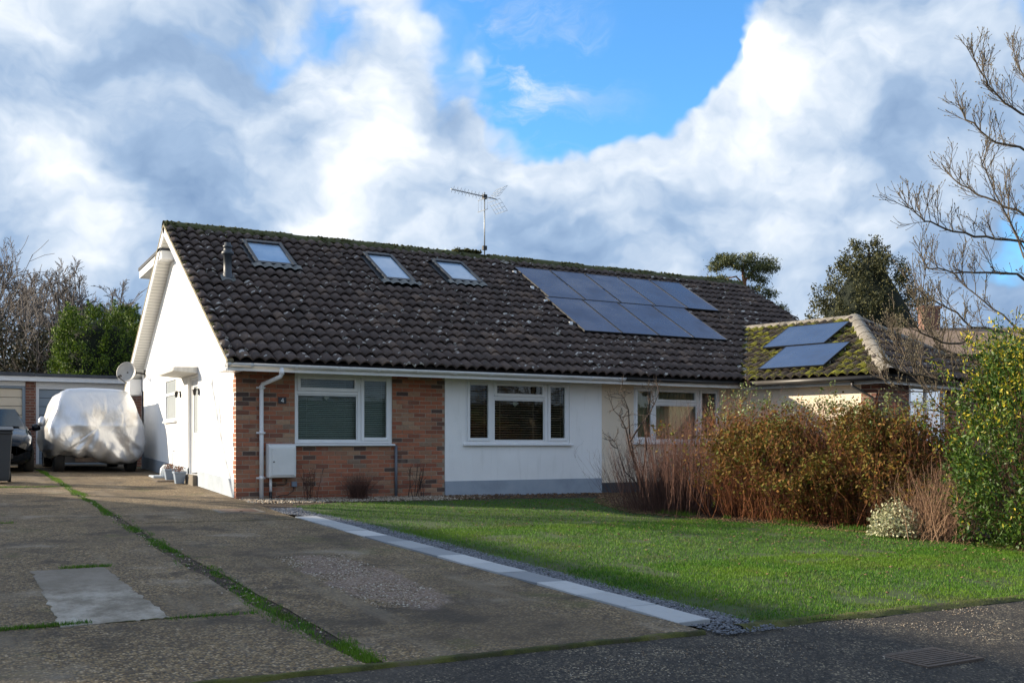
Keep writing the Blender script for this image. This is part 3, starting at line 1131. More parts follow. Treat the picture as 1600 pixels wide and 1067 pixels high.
# ------------------------------------------------------------------ the pair of bungalows
PIT = R(29.85)
CP, SP = math.cos(PIT), math.sin(PIT)
EY, EZ = -.65, 2.22
RY = 4.94
RZ = EZ + (RY - EY) * math.tan(PIT)
SPLIT = 7.3
ROOF_END = 15.3
WO = Vector((10.3, -.65, 2.20))
WE = Vector((.242, -.970, 0))
WM = Vector((.970, .242, 0))
WT = .5                          # slope of the wing roof
WHALF = 3.0


def roof_pt(x, v, lift=0.0):
    return Vector((x, EY + v * CP - lift * SP, EZ + v * SP + lift * CP))


def wing_pt(t, s, lift=0.0):
    """t along the eaves towards the road, s up the slope, on the wing roof that faces the drive"""
    c = 1 / math.sqrt(1 + WT * WT)
    n = (Vector((0, 0, 1)) - WM * WT) * c
    return WO + WE * t + WM * (s * c) + Vector((0, 0, s * c * WT)) + n * lift


def panel_xz(mb, xs, zs, holes, y0, y1):
    """wall in the x-z plane with rectangular openings, y0 outer face"""
    xs = sorted(set(xs) | {h[0] for h in holes} | {h[1] for h in holes})
    zs = sorted(set(zs) | {h[2] for h in holes} | {h[3] for h in holes})

    def solid(i, k):
        if i < 0 or k < 0 or i >= len(xs) - 1 or k >= len(zs) - 1:
            return False
        cx, cz = (xs[i] + xs[i + 1]) / 2, (zs[k] + zs[k + 1]) / 2
        return not any(h[0] < cx < h[1] and h[2] < cz < h[3] for h in holes)
    for i in range(len(xs) - 1):
        for k in range(len(zs) - 1):
            if not solid(i, k):
                continue
            a, b, c, d = xs[i], xs[i + 1], zs[k], zs[k + 1]
            mb.add([(a, y0, c), (b, y0, c), (b, y0, d), (a, y0, d)], [(0, 1, 2, 3)])
            mb.add([(a, y1, c), (b, y1, c), (b, y1, d), (a, y1, d)], [(3, 2, 1, 0)])
            if not solid(i - 1, k):
                mb.add([(a, y0, c), (a, y1, c), (a, y1, d), (a, y0, d)], [(3, 2, 1, 0)])
            if not solid(i + 1, k):
                mb.add([(b, y0, c), (b, y1, c), (b, y1, d), (b, y0, d)], [(0, 1, 2, 3)])
            if not solid(i, k - 1):
                mb.add([(a, y0, c), (b, y0, c), (b, y1, c), (a, y1, c)], [(3, 2, 1, 0)])
            if not solid(i, k + 1):
                mb.add([(a, y0, d), (b, y0, d), (b, y1, d), (a, y1, d)], [(0, 1, 2, 3)])
    return mb


def tile_mesh():
    mb = MB()
    n = 9
    top0, top1, low = [], [], []
    for i in range(n):
        s = i / (n - 1)
        h = .064 * math.sin(math.pi * s) ** .95
        x = .2 * s
        top0.append((x, -.035, h + .030))
        top1.append((x, .365, h - .026))
        low.append((x, -.032, h + .002))
    mb.add(low + top0 + top1, [(i, i + 1, n + i + 1, n + i) for i in range(n - 1)] + [(n + i, n + i + 1, 2 * n + i + 1, 2 * n + i) for i in range(n - 1)], True)
    # hard edge at the tail
    for k in range(n - 1):
        mb.sm[k] = False
    me = mb.mesh('roof_tile')
    me.materials.append(MATS['roof_tile'])
    return me


TILE = tile_mesh()
TILE_V = np.array([v.co[:] for v in TILE.vertices])
TILE_F = [tuple(p.vertices) for p in TILE.polygons]


def lay_tiles(roof, mats, limit, mesh, mat_name, stuff_label):
    """the `limit` tiles nearest the camera as objects, the others as one mesh"""
    mats = sorted(mats, key=lambda m: (m.translation - CAM).length)
    base = WORLD[roof.name]
    for m in mats[:limit]:
        o = bpy.data.objects.new('roof_tile', mesh)
        link(o, roof, m.translation)
        o.rotation_euler = m.to_euler()
    rest = mats[limit:]
    if rest:
        mb = MB()
        smooth = [p.use_smooth for p in mesh.polygons]
        for m in rest:
            vs = [m @ Vector(v) for v in TILE_V]
            k = len(mb.v)
            mb.v += [tuple(v) for v in vs]
            mb.f += [tuple(i + k for i in f) for f in TILE_F]
            mb.sm += smooth
        o = mb.build('roof_tiles', mat_name, roof)
        tag(o, stuff_label, kind='stuff')


SKY = [(1.15, 1.98, 4.42, 5.72), (3.78, 4.48, 4.12, 5.68), (5.41, 6.22, 4.40, 5.66)]


def main_tiles(x0, x1):
    rng = random.Random(21)
    out = []
    c0 = round((x0 + .3) / .2)
    c1 = round((x1 + .3) / .2)
    rot = Euler((PIT, 0, 0)).to_matrix().to_4x4()
    for r in range(18):
        v = r * .35 + .02
        for c in range(c0, c1):
            x = -.3 + c * .2
            cx, cv = x + .1, v + .17
            if any(a - .08 < cx < b + .08 and p - .12 < cv < q + .06 for a, b, p, q in SKY):
                continue
            p = roof_pt(cx, cv)
            d = (p - WO)
            lat = d.dot(WM)
            if lat > 0 and lat < WHALF and WO.z + WT * lat > p.z + .10:
                continue
            if lat >= WHALF and WO.z + WT * (2 * WHALF - lat) > p.z + .1:
                continue
            m = Matrix.Translation(roof_pt(x, v + rng.uniform(-.008, .008), rng.uniform(-.004, .006))) @ rot
            m = m @ Euler((rng.gauss(0, .012), rng.gauss(0, .014), rng.gauss(0, .010))).to_matrix().to_4x4()
            out.append(m)
    return out


def ridge_tiles(parent, x0, x1):
    rng = random.Random(5)
    n = round((x1 - x0) / .44)
    L = (x1 - x0) / n
    for i in range(n):
        a, b = x0 + i * L, x0 + (i + 1) * L + .015
        mb = MB()
        dz = rng.uniform(-.012, .012)
        rings = []
        for x, rr in ((a, .155), (b - .05, .150), (b, .160)):
            ring = []
            for k in range(9):
                an = math.pi * (-.06 + 1.12 * k / 8)
                ring.append((x, RY + rr * math.cos(an), RZ - .06 + dz + rr * .85 * math.sin(an)))
            rings.append(ring)
        mb.loft(rings, smooth=True, close=False, caps=False)
        mb.build('ridge_tile', 'ridge_tile', parent)


def window(parent, x0, x1, z0, z1, y, lights, name='window', mat='upvc', frosted=False, sill=True):
    """uPVC window in the x-z plane, outer face of frame at y; lights = (xa, xb, za, zb, opens)"""
    w = .045
    fr = MB()
    d = .07
    # outer frame: stiles then rails between them
    fr.box(x0, x0 + w, y, y + d, z0, z1)
    fr.box(x1 - w, x1, y, y + d, z0, z1)
    fr.box(x0 + w, x1 - w, y, y + d, z0, z0 + w)
    fr.box(x0 + w, x1 - w, y, y + d, z1 - w, z1)
    root = fr.build(name, mat, parent, loc=((x0 + x1) / 2, y, z0), bevel=.004)
    for (xa, xb, za, zb, opens) in lights:
        if opens:                                   # a sash, proud of the frame
            s = .058
            mb = MB()
            ya = y - .018
            mb.box(xa, xa + s, ya, y + .05, za, zb)
            mb.box(xb - s, xb, ya, y + .05, za, zb)
            mb.box(xa + s, xb - s, ya, y + .05, za, za + s)
            mb.box(xa + s, xb - s, ya, y + .05, zb - s, zb)
            mb.build('sash', mat, root, bevel=.006)
            g = (xa + s, xb - s, za + s, zb - s)
        else:
            s = .022
            mb = MB()
            mb.box(xa, xa + s, y + .012, y + .06, za, zb)
            mb.box(xb - s, xb, y + .012, y + .06, za, zb)
            mb.box(xa + s, xb - s, y + .012, y + .06, za, za + s)
            mb.box(xa + s, xb - s, y + .012, y + .06, zb - s, zb)
            mb.build('bead', mat, root, bevel=.004)
            g = (xa + s, xb - s, za + s, zb - s)
        gk = MB().box(g[0] - .004, g[0], y - .001, y + .03, g[2] - .004, g[3] + .004)
        gk.box(g[1], g[1] + .004, y - .001, y + .03, g[2] - .004, g[3] + .004)
        MB().box(g[0] - .01, g[1] + .01, y + .022, y + .028, g[2] - .01, g[3] + .01).build('pane', 'frosted' if frosted else 'window_glass', root)
    return root


def mullion(root, x0, x1, z0, z1, y, mat='upvc'):
    MB().box(x0, x1, y + .001, y + .069, z0, z1).build('mullion', mat, root, bevel=.004)


def sill_part(root, x0, x1, y, z0, z1, mat='upvc'):
    MB().prism([(y - .075, z0), (y + .05, z0), (y + .05, z1), (y - .055, z1 - .012), (y - .075, z1 - .02)], 'x', x0, x1).build('sill', mat, root)


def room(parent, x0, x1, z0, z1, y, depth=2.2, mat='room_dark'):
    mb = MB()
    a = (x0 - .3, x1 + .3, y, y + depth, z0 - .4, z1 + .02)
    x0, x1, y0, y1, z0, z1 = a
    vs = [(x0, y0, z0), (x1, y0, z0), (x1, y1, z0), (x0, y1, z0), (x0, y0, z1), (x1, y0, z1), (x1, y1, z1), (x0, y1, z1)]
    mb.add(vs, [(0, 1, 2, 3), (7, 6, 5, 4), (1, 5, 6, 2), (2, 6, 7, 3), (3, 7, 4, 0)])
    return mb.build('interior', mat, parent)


def blind(label, x0, x1, z0, z1, y, pitch, width, tilt, mat, group):
    t = empty('venetian_blind', ((x0 + x1) / 2, y, z1), label, 'blind', group)
    MB().box(x0, x1, y - .02, y + .02, z1 - .03, z1).build('head_rail', mat, t)
    n = int((z1 - .04 - z0) / pitch)
    ca, sa = math.cos(tilt), math.sin(tilt)
    mb = MB()
    mb.obox((0, 0, 0), ((x1 - x0) / 2, 0, 0), (0, width / 2 * ca, width / 2 * sa), (0, -.0012 * sa, .0012 * ca))
    me = mb.mesh('slat')
    me.materials.append(MATS[mat])
    rng = random.Random(int(x0 * 100))
    for i in range(n):
        o = bpy.data.objects.new('slat', me)
        link(o, t, ((x0 + x1) / 2, y, z1 - .05 - i * pitch))
        o.rotation_euler = (rng.gauss(0, .04), rng.gauss(0, .002), 0)
    for fx in (.18, .82):
        MB().box(x0 + (x1 - x0) * fx - .004, x0 + (x1 - x0) * fx + .004, y - width * .52, y - width * .5, z0, z1 - .03).build('ladder_tape', mat, t)


def heart(x, y, z, size, label):
    mb = MB()
    pts = []
    for k in range(24):
        a = 2 * math.pi * k / 24
        pts.append((x + size * .062 * 16 * math.sin(a) ** 3, z + size * .062 * (13 * math.cos(a) - 5 * math.cos(2 * a) - 2 * math.cos(3 * a) - math.cos(4 * a))))
    mb.prism(pts, 'y', y, y + .012)
    o = mb.build('heart_ornament', 'heart_cream', loc=(x, y, z))
    tag(o, label, 'ornament')


def half_gutter(x0, x1, y, z, r, mat, parent, name='gutter'):
    prof = [(y + r * math.cos(a), z + r * math.sin(a)) for a in [math.pi + math.pi * k / 10 for k in range(11)]]
    inner = [(y + (r - .006) * math.cos(a), z + (r - .006) * math.sin(a)) for a in [2 * math.pi - math.pi * k / 10 for k in range(11)]]
    g = MB().prism(prof + inner, 'x', x0, x1).build(name, mat, parent)
    for p in g.data.polygons:
        p.use_smooth = len(p.vertices) == 4
    return g


def make_bungalow():
    root = empty('bungalow', (0, 0, 0), 'white and brick bungalow with three roof windows, number 4 and a white gable end', 'house')
    # ---- front wall: brick panel and white render panel
    W1 = (.988, 2.755, .905, 2.105)
    W2 = (4.203, 6.485, .905, 2.095)
    wall = panel_xz(MB(), [.012, 3.785], [-.30, 2.20], [W1], .0065, .28).build('brick_wall', 'mortar', root)
    rng = random.Random(11)
    bl, bh, ch = .2175, .0655, .075
    brick = MB().box(-.5, .5, 0, .09, -bh / 2, bh / 2)
    unit = {}
    def brick_mesh(L):
        key = round(L, 2)
        if key not in unit:
            me = MB().box(-L / 2, L / 2, 0, .09, -bh / 2, bh / 2).mesh('brick', bevel=.004)
            me.materials.append(MATS['brick'])
            unit[key] = me
        return unit[key]
    spots = []
    nc = 32
    for c in range(nc):
        z = -.27 + ch * c + bh / 2
        if z > 2.17:
            break
        x = -.006 - (.1125 if c % 2 else 0)
        while x < 3.785:
            a, b = max(x, -.006), min(x + bl, 3.783)
            if b - a > .035:
                inz = W1[2] - .02 < z < W1[3] + .05
                if inz and a < W1[1] and b > W1[0]:
                    if a < W1[0] - .03:
                        spots.append((a, W1[0] - .004, z))
                    if b > W1[1] + .03:
                        spots.append((W1[1] + .004, b, z))
                else:
                    spots.append((a, b, z))
            x += .2275
    spots = [s for s in spots if s[2] > gz(s[0], 0) - .06]
    spots.sort(key=lambda s: (s[1] - s[0] < .1, s[2] < .05))
    for a, b, z in spots[:300]:
        o = bpy.data.objects.new('brick', brick_mesh(b - a))
        link(o, wall, ((a + b) / 2, rng.uniform(-.003, .004), z))
        o.rotation_euler = (0, rng.gauss(0, .004), 0)
    mb = MB()
    for a, b, z in spots[300:]:
        d = rng.uniform(-.003, .004)
        mb.box(a, b, d, .09, z - bh / 2, z + bh / 2)
    tag(mb.build('bricks', 'brick', wall), 'cut bricks and the lowest courses of the brick panel', kind='stuff')
    # toothed brick return round the corner on to the gable
    for c in range(1, nc):
        z = -.27 + ch * c + bh / 2
        if z > 2.15 or z < gz(0, 0) - .05:
            continue
        L = .10 if (c // 3) % 2 else .05
        MB().box(-.008, .05, .092, .092 + L, z - bh / 2, z + bh / 2).build('corner_brick', 'brick', wall, bevel=.004)
    rw = panel_xz(MB(), [3.787, SPLIT - .06], [.215, 2.20], [W2], -.010, .28).build('rendered_wall', 'white_render', root)
    panel_xz(MB(), [3.787, SPLIT - .06], [-.35, .214], [], -.020, .28).build('plinth', 'grey_plinth', root)
    # ---- gable wall with door and small window
    D = (2.98, 3.92, .30, 2.20)
    GW = (5.13, 6.38, 1.39, 2.30)
    ys = sorted({0.0, .10, D[0], D[1], GW[0], GW[1], RY, 9.55})
    def roof_under(y):
        return (EZ + (y - EY) * math.tan(PIT) if y < RY else RZ - (y - RY) * math.tan(PIT)) - .13
    mb = MB()
    def quad(a, b, za0, zb0, za1, zb1):
        mb.add([(0, a, za0), (0, b, zb0), (0, b, zb1), (0, a, za1)], [(3, 2, 1, 0)])
        mb.add([(.25, a, za0), (.25, b, zb0), (.25, b, zb1), (.25, a, za1)], [(0, 1, 2, 3)])
    pl = lambda y: .30 + .030 * y
    for a, b in zip(ys, ys[1:]):
        if a == 0.0:
            a = .012
        hole = None
        for h in (D, GW):
            if h[0] <= a + 1e-6 and b <= h[1] + 1e-6:
                hole = h
        top = (roof_under(a), roof_under(b))
        if hole is None:
            quad(a, b, pl(a), pl(b), *top)
        else:
            if hole[2] > pl(a):
                quad(a, b, pl(a), pl(b), hole[2], hole[2])
            quad(a, b, hole[3], hole[3], *top)
            lo = hole[2]
            mb.add([(0, a, lo), (.25, a, lo), (.25, a, hole[3]), (0, a, hole[3])], [(0, 1, 2, 3)])
            mb.add([(0, b, lo), (.25, b, lo), (.25, b, hole[3]), (0, b, hole[3])], [(3, 2, 1, 0)])
            mb.add([(0, a, hole[3]), (.25, a, hole[3]), (.25, b, hole[3]), (0, b, hole[3])], [(0, 1, 2, 3)])
            mb.add([(0, a, lo), (.25, a, lo), (.25, b, lo), (0, b, lo)], [(3, 2, 1, 0)])
    mb.build('gable_wall', 'white_render', root)
    for a, b in ((.10, D[0]), (D[1], 9.55)):
        mb = MB()
        n = 8
        for i in range(n):
            p, q = a + (b - a) * i / n, a + (b - a) * (i + 1) / n
            mb.add([(-.012, p, -.3), (-.012, q, -.3), (-.012, q, pl(q)), (-.012, p, pl(p)), (.02, p, pl(p)), (.02, q, pl(q))],
                   [(3, 2, 1, 0), (4, 5, 2, 3)])
        for p in (a, b):
            mb.add([(-.012, p, -.3), (.02, p, -.3), (.02, p, pl(p)), (-.012, p, pl(p))], [(0, 1, 2, 3)])
        mb.build('plinth', 'grey_plinth', root)
    MB().box(-.10, .2, D[0] - .02, D[1] + .02, gz(0, 3.4) - .1, D[2] - .002).build('door_step', 'patch_concrete', root, bevel=.01)
    # rear and party walls
    MB().box(.0, SPLIT - .06, 9.30, 9.55, -.3, 2.2).build('rear_wall', 'white_render', root)
    # ---- door: glazed upper half
    dr = empty('door', (0.06, 3.45, D[2]), parent=root)
    fr = MB()
    fr.box(.055, .13, D[0], D[0] + .06, D[2], D[3])
    fr.box(.055, .13, D[1] - .06, D[1], D[2], D[3])
    fr.box(.055, .13, D[0] + .06, D[1] - .06, D[3] - .06, D[3])
    fr.build('door_frame', 'door_white', dr, bevel=.005)
    a, b = D[0] + .062, D[1] - .062
    leaf = MB()
    z0, z1 = D[2] + .03, D[3] - .062
    leaf.box(.075, .12, a, a + .12, z0, z1)
    leaf.box(.075, .12, b - .12, b, z0, z1)
    leaf.box(.075, .12, a + .12, b - .12, z1 - .12, z1)
    leaf.box(.075, .12, a + .12, b - .12, z0, z0 + .2)
    leaf.box(.075, .12, a + .12, b - .12, z0 + .62, z0 + .78)
    leaf.build('door_leaf', 'door_white', dr, bevel=.005)
    MB().box(.09, .105, a + .11, b - .11, z0 + .18, z0 + .64).build('lower_panel', 'door_white', dr, bevel=.003)
    MB().box(.09, .10, a + .11, b - .11, z0 + .77, z1 - .11).build('pane', 'frosted', dr)
    MB().box(.045, .075, a + .04, a + .07, z0 + .70, z0 + .92).box(.03, .045, a + .045, a + .17, z0 + .80, z0 + .82).build('handle', 'bright_metal', dr)
    # ---- small gable window (frame in the y-z plane)
    gwn = MB()
    w = .05
    for (p, q, r, s) in ((GW[0], GW[0] + w, GW[2], GW[3]), (GW[1] - w, GW[1], GW[2], GW[3]), (GW[0] + w, GW[1] - w, GW[2], GW[2] + w),
                         (GW[0] + w, GW[1] - w, GW[3] - w, GW[3]), (GW[0] + w, GW[1] - w, 1.93, 1.99)):
        gwn.box(.0, .07, p, q, r, s)
    g = gwn.build('window', 'upvc', root, loc=(.05, 5.7, GW[2]), bevel=.004)
    MB().box(.02, .026, GW[0] + w - .01, GW[1] - w + .01, GW[2] + w - .01, 1.935).build('pane', 'frosted', g)
    MB().box(.02, .026, GW[0] + w - .01, GW[1] - w + .01, 1.985, GW[3] - w + .01).build('pane', 'frosted', g)
    MB().box(-.06, -.001, GW[0] - .04, GW[1] + .04, GW[2] - .045, GW[2] - .002).build('sill', 'upvc', g, bevel=.006)
    # ---- concrete door canopy
    mb = MB()
    z = 2.235
    vs = [(-.45, 2.95, z + .035), (-.002, 2.95, z), (-.002, 4.62, z), (-.45, 4.62, z + .035), (-.45, 2.95, z + .115), (-.002, 2.95, z + .13), (-.002, 4.62, z + .13), (-.45, 4.62, z + .115)]
    mb.add(vs, [(0, 3, 2, 1), (4, 5, 6, 7), (0, 1, 5, 4), (1, 2, 6, 5), (2, 3, 7, 6), (3, 0, 4, 7)])
    mb.build('door_canopy', 'canopy_concrete', root, bevel=.008)
    # ---- front windows
    W = window(root, *W1, .02, [(W1[0] + .045, 2.115, 1.80, 2.06, True), (W1[0] + .045, 2.115, .95, 1.745, False), (2.175, W1[1] - .045, .95, 2.06, True)])
    mullion(W, 2.117, 2.173, .95, 2.06, .02)
    mullion(W, W1[0] + .045, 2.116, 1.747, 1.798, .02)
    sill_part(W, W1[0] - .03, W1[1] + .03, 0, .865, .906)
    W = window(root, *W2, .01, [(W2[0] + .045, 4.745, .95, 2.05, True), (4.815, 5.925, 1.79, 2.05, True), (4.815, 5.925, .95, 1.735, False), (5.995, W2[1] - .045, .95, 2.05, True)])
    mullion(W, 4.747, 4.813, .95, 2.05, .01)
    mullion(W, 5.927, 5.993, .95, 2.05, .01)
    mullion(W, 4.814, 5.926, 1.737, 1.788, .01)
    sill_part(W, W2[0] - .05, W2[1] + .05, 0, .865, .906)
    room(root, 1.0, 2.75, .9, 2.1, .285)
    room(root, 4.2, 6.48, .9, 2.1, .285)
    # ---- eaves: fascia, soffit, gutter, downpipe
    MB().box(-.27, SPLIT, -.545, -.520, 2.062, 2.215).build('fascia', 'upvc', root)
    MB().box(-.27, SPLIT - .002, -.5195, .05, 2.107, 2.122).build('soffit', 'soffit_board', root)
    gt = half_gutter(-.29, SPLIT + .08, -.602, 2.180, .056, 'upvc_weathered', root)
    for x in [-.28] + [.08 + .72 * k for k in range(11)]:
        m2 = MB()
        prof = [(-.602 + .062 * math.cos(a), 2.180 + .062 * math.sin(a)) for a in [math.pi + math.pi * k / 8 for k in range(9)]]
        inn = [(-.602 + .056 * math.cos(a), 2.180 + .056 * math.sin(a)) for a in [2 * math.pi - math.pi * k / 8 for k in range(9)]]
        m2.prism(prof + inn, 'x', x, x + .045)
        m2.build('gutter_clip', 'upvc', gt)
    dp = MB()
    dp.tube([(.585, -.602, 2.13), (.585, -.602, 2.03), (.57, -.585, 1.985), (.415, -.075, 1.885), (.405, -.055, 1.84), (.405, -.055, 1.0), (.405, -.055, -.02)],
            [.035] * 7, 12)
    d = dp.build('downpipe', 'upvc', root)
    for z in (1.80, 1.05, .30):
        MB().tube([(.405, -.055, z), (.405, -.055, z + .06)], .041, 12).box(.33, .48, -.02, -.004, z + .015, z + .045).build('pipe_clip', 'upvc', d)
    MB().tube([(.585, -.602, 2.10), (.585, -.602, 2.02)], .043, 12).build('outlet', 'upvc', d)
    # grey conduit beside the brick window
    MB().tube([(2.815, -.03, .87), (2.815, -.03, -.1)], .028, 8).build('conduit', 'pipe_grey', root)
    # ---- roof
    roof = empty('roof', (0, 0, EZ), parent=root)
    mb = MB()
    def slab(x0, x1, lift):
        a, b = roof_pt(x0, -.02, lift), roof_pt(x0, 6.44, lift)
        c = Vector((x0, 2 * RY - EY, EZ))
        vs = [a, b, Vector((x1, b.y, b.z)), Vector((x1, a.y, a.z)), c, Vector((x1, c.y, c.z))]
        mb.add(vs, [(3, 2, 1, 0), (1, 2, 5, 4)])
    slab(-.285, SPLIT, -.035)
    mb.build('roof_deck', 'roof_deck', roof)
    lay_tiles(roof, main_tiles(-.3, SPLIT), 300, TILE, 'roof_tile', 'upper rows of brown interlocking concrete tiles')
    ridge_tiles(roof, -.3, SPLIT)
    # verge: mortar bed under the edge tiles, white barge board, soffit and boxed ends
    def strip(x0, x1, v0, v1, l0, l1, back=False):
        m_ = MB()
        q = [roof_pt(0, v0, l0), roof_pt(0, v1, l0), roof_pt(0, v1, l1), roof_pt(0, v0, l1)]
        poly = [(p.y, p.z) for p in q]
        if back:
            poly = [(2 * RY - a, b) for a, b in poly]
        return m_.prism(poly, 'x', x0, x1)
    for back in (False, True):
        strip(-.298, -.20, -.03, 6.46, -.038, .012, back).build('verge_mortar', 'verge_mortar', roof)
        strip(-.290, -.265, .10, 6.46 - (.0 if back else 0), -.19, -.040, back).build('barge_board', 'upvc', roof)
        strip(-.264, -.001, .25, 6.40, -.185, -.170, back).build('verge_soffit', 'soffit_board', roof)
    # soffit boards across the verge are narrow strips
    for k in range(52):
        v = .45 + k * .112
        q = roof_pt(0, v, -.187)
        q2 = roof_pt(0, v + .012, -.187)
        yb, yb2 = 2 * RY - q.y, 2 * RY - q2.y
        MB().add([(-.264, yb, q.z), (-.002, yb, q.z), (-.002, yb2, q2.z), (-.264, yb2, q2.z)], [(0, 1, 2, 3)]).build('soffit_groove', 'grey_metal', roof)
    MB().prism([(-.52, 2.062), (.14, 2.062), (.14, 2.42), (-.52, 2.10)], 'x', -.288, -.004).build('box_end', 'upvc', roof, bevel=.004)
    MB().prism([(2 * RY + .42, 2.10), (2 * RY - .30, 2.10), (2 * RY - .30, 2.50), (2 * RY + .42, 2.15)], 'x', -.288, -.004).build('box_end', 'upvc', roof, bevel=.004)
    # rear dormer with a flat roof, seen end-on behind the verge
    MB().box(.35, SPLIT - .1, 5.3, 7.95, 3.6, 4.78).build('dormer_wall', 'white_render', roof)
    MB().box(-.27, SPLIT - .1, 5.3, 8.20, 4.781, 4.95).build('dormer_fascia', 'upvc', roof)
    MB().box(-.29, SPLIT - .1, 5.3, 8.23, 4.952, 5.02).build('dormer_roof', 'felt_roof', roof)
    # roof windows
    for (xa, xb, va, vb) in SKY:
        def fl(a, b, c, d_, l0, l1):
            m_ = MB()
            vs = [roof_pt(a, c, l0), roof_pt(b, c, l0), roof_pt(b, d_, l0), roof_pt(a, d_, l0), roof_pt(a, c, l1), roof_pt(b, c, l1), roof_pt(b, d_, l1), roof_pt(a, d_, l1)]
            return m_.add(vs, [(0, 3, 2, 1), (4, 5, 6, 7), (0, 1, 5, 4), (1, 2, 6, 5), (2, 3, 7, 6), (3, 0, 4, 7)])
        f = MB()
        for part in (fl(xa, xa + .075, va, vb, -.03, .095), fl(xb - .075, xb, va, vb, -.03, .095), fl(xa + .075, xb - .075, va, va + .10, -.03, .085),
                     fl(xa + .075, xb - .075, vb - .12, vb, -.03, .105)):
            f.add(part.v, part.f)
        sk = f.build('roof_window', 'dark_frame', root, loc=roof_pt((xa + xb) / 2, va), bevel=.006)
        fl(xa + .07, xb - .07, va + .09, vb - .11, .05, .062).build('pane', 'skylight_reflection', sk)
        fl(xa - .075, xa - .002, va - .02, vb + .02, -.02, .022).build('flashing', 'dark_frame', sk)
        fl(xb + .002, xb + .075, va - .02, vb + .02, -.02, .022).build('flashing', 'dark_frame', sk)
        fl(xa - .02, xb + .02, vb + .002, vb + .10, -.02, .05).build('flashing', 'dark_frame', sk)
        rows = []
        nx = 40
        for v, l in ((va + .0, .045), (va - .06, .040), (va - .17, .036)):
            rows.append([roof_pt(xa - .08 + (xb - xa + .16) * i / nx, v,
                                 l + .045 * abs(math.sin(math.pi * (xa - .08 + (xb - xa + .16) * i / nx + .3) / .2)) ** .85) for i in range(nx + 1)])
        rowgrid('apron_flashing', rows, 'lead', sk)
    # soil vent pipe
    b = roof_pt(.42, 3.50)
    vp = MB().lathe([(.085, -.1), (.085, .12), (.075, .13), (.075, .46), (.105, .47), (.115, .50), (.105, .53), (.075, .55), (.07, .60), (.085, .61), (.085, .64), (.06, .65), (.055, .70), (0, .71)], b, 18)
    v = vp.build('vent_pipe', 'slate_plastic', roof, loc=b)
    rows = []
    for vv, l in ((.10, .05), (-.02, .035), (-.12, .022)):
        rows.append([roof_pt(.29 + .26 * i / 20, 3.50 + vv, l + .045 * abs(math.sin(math.pi * (.29 + .26 * i / 20 + .3) / .2)) ** .85 * (1 if vv < .1 else 1)) for i in range(21)])
    rowgrid('flashing', rows, 'lead', v)
    return root


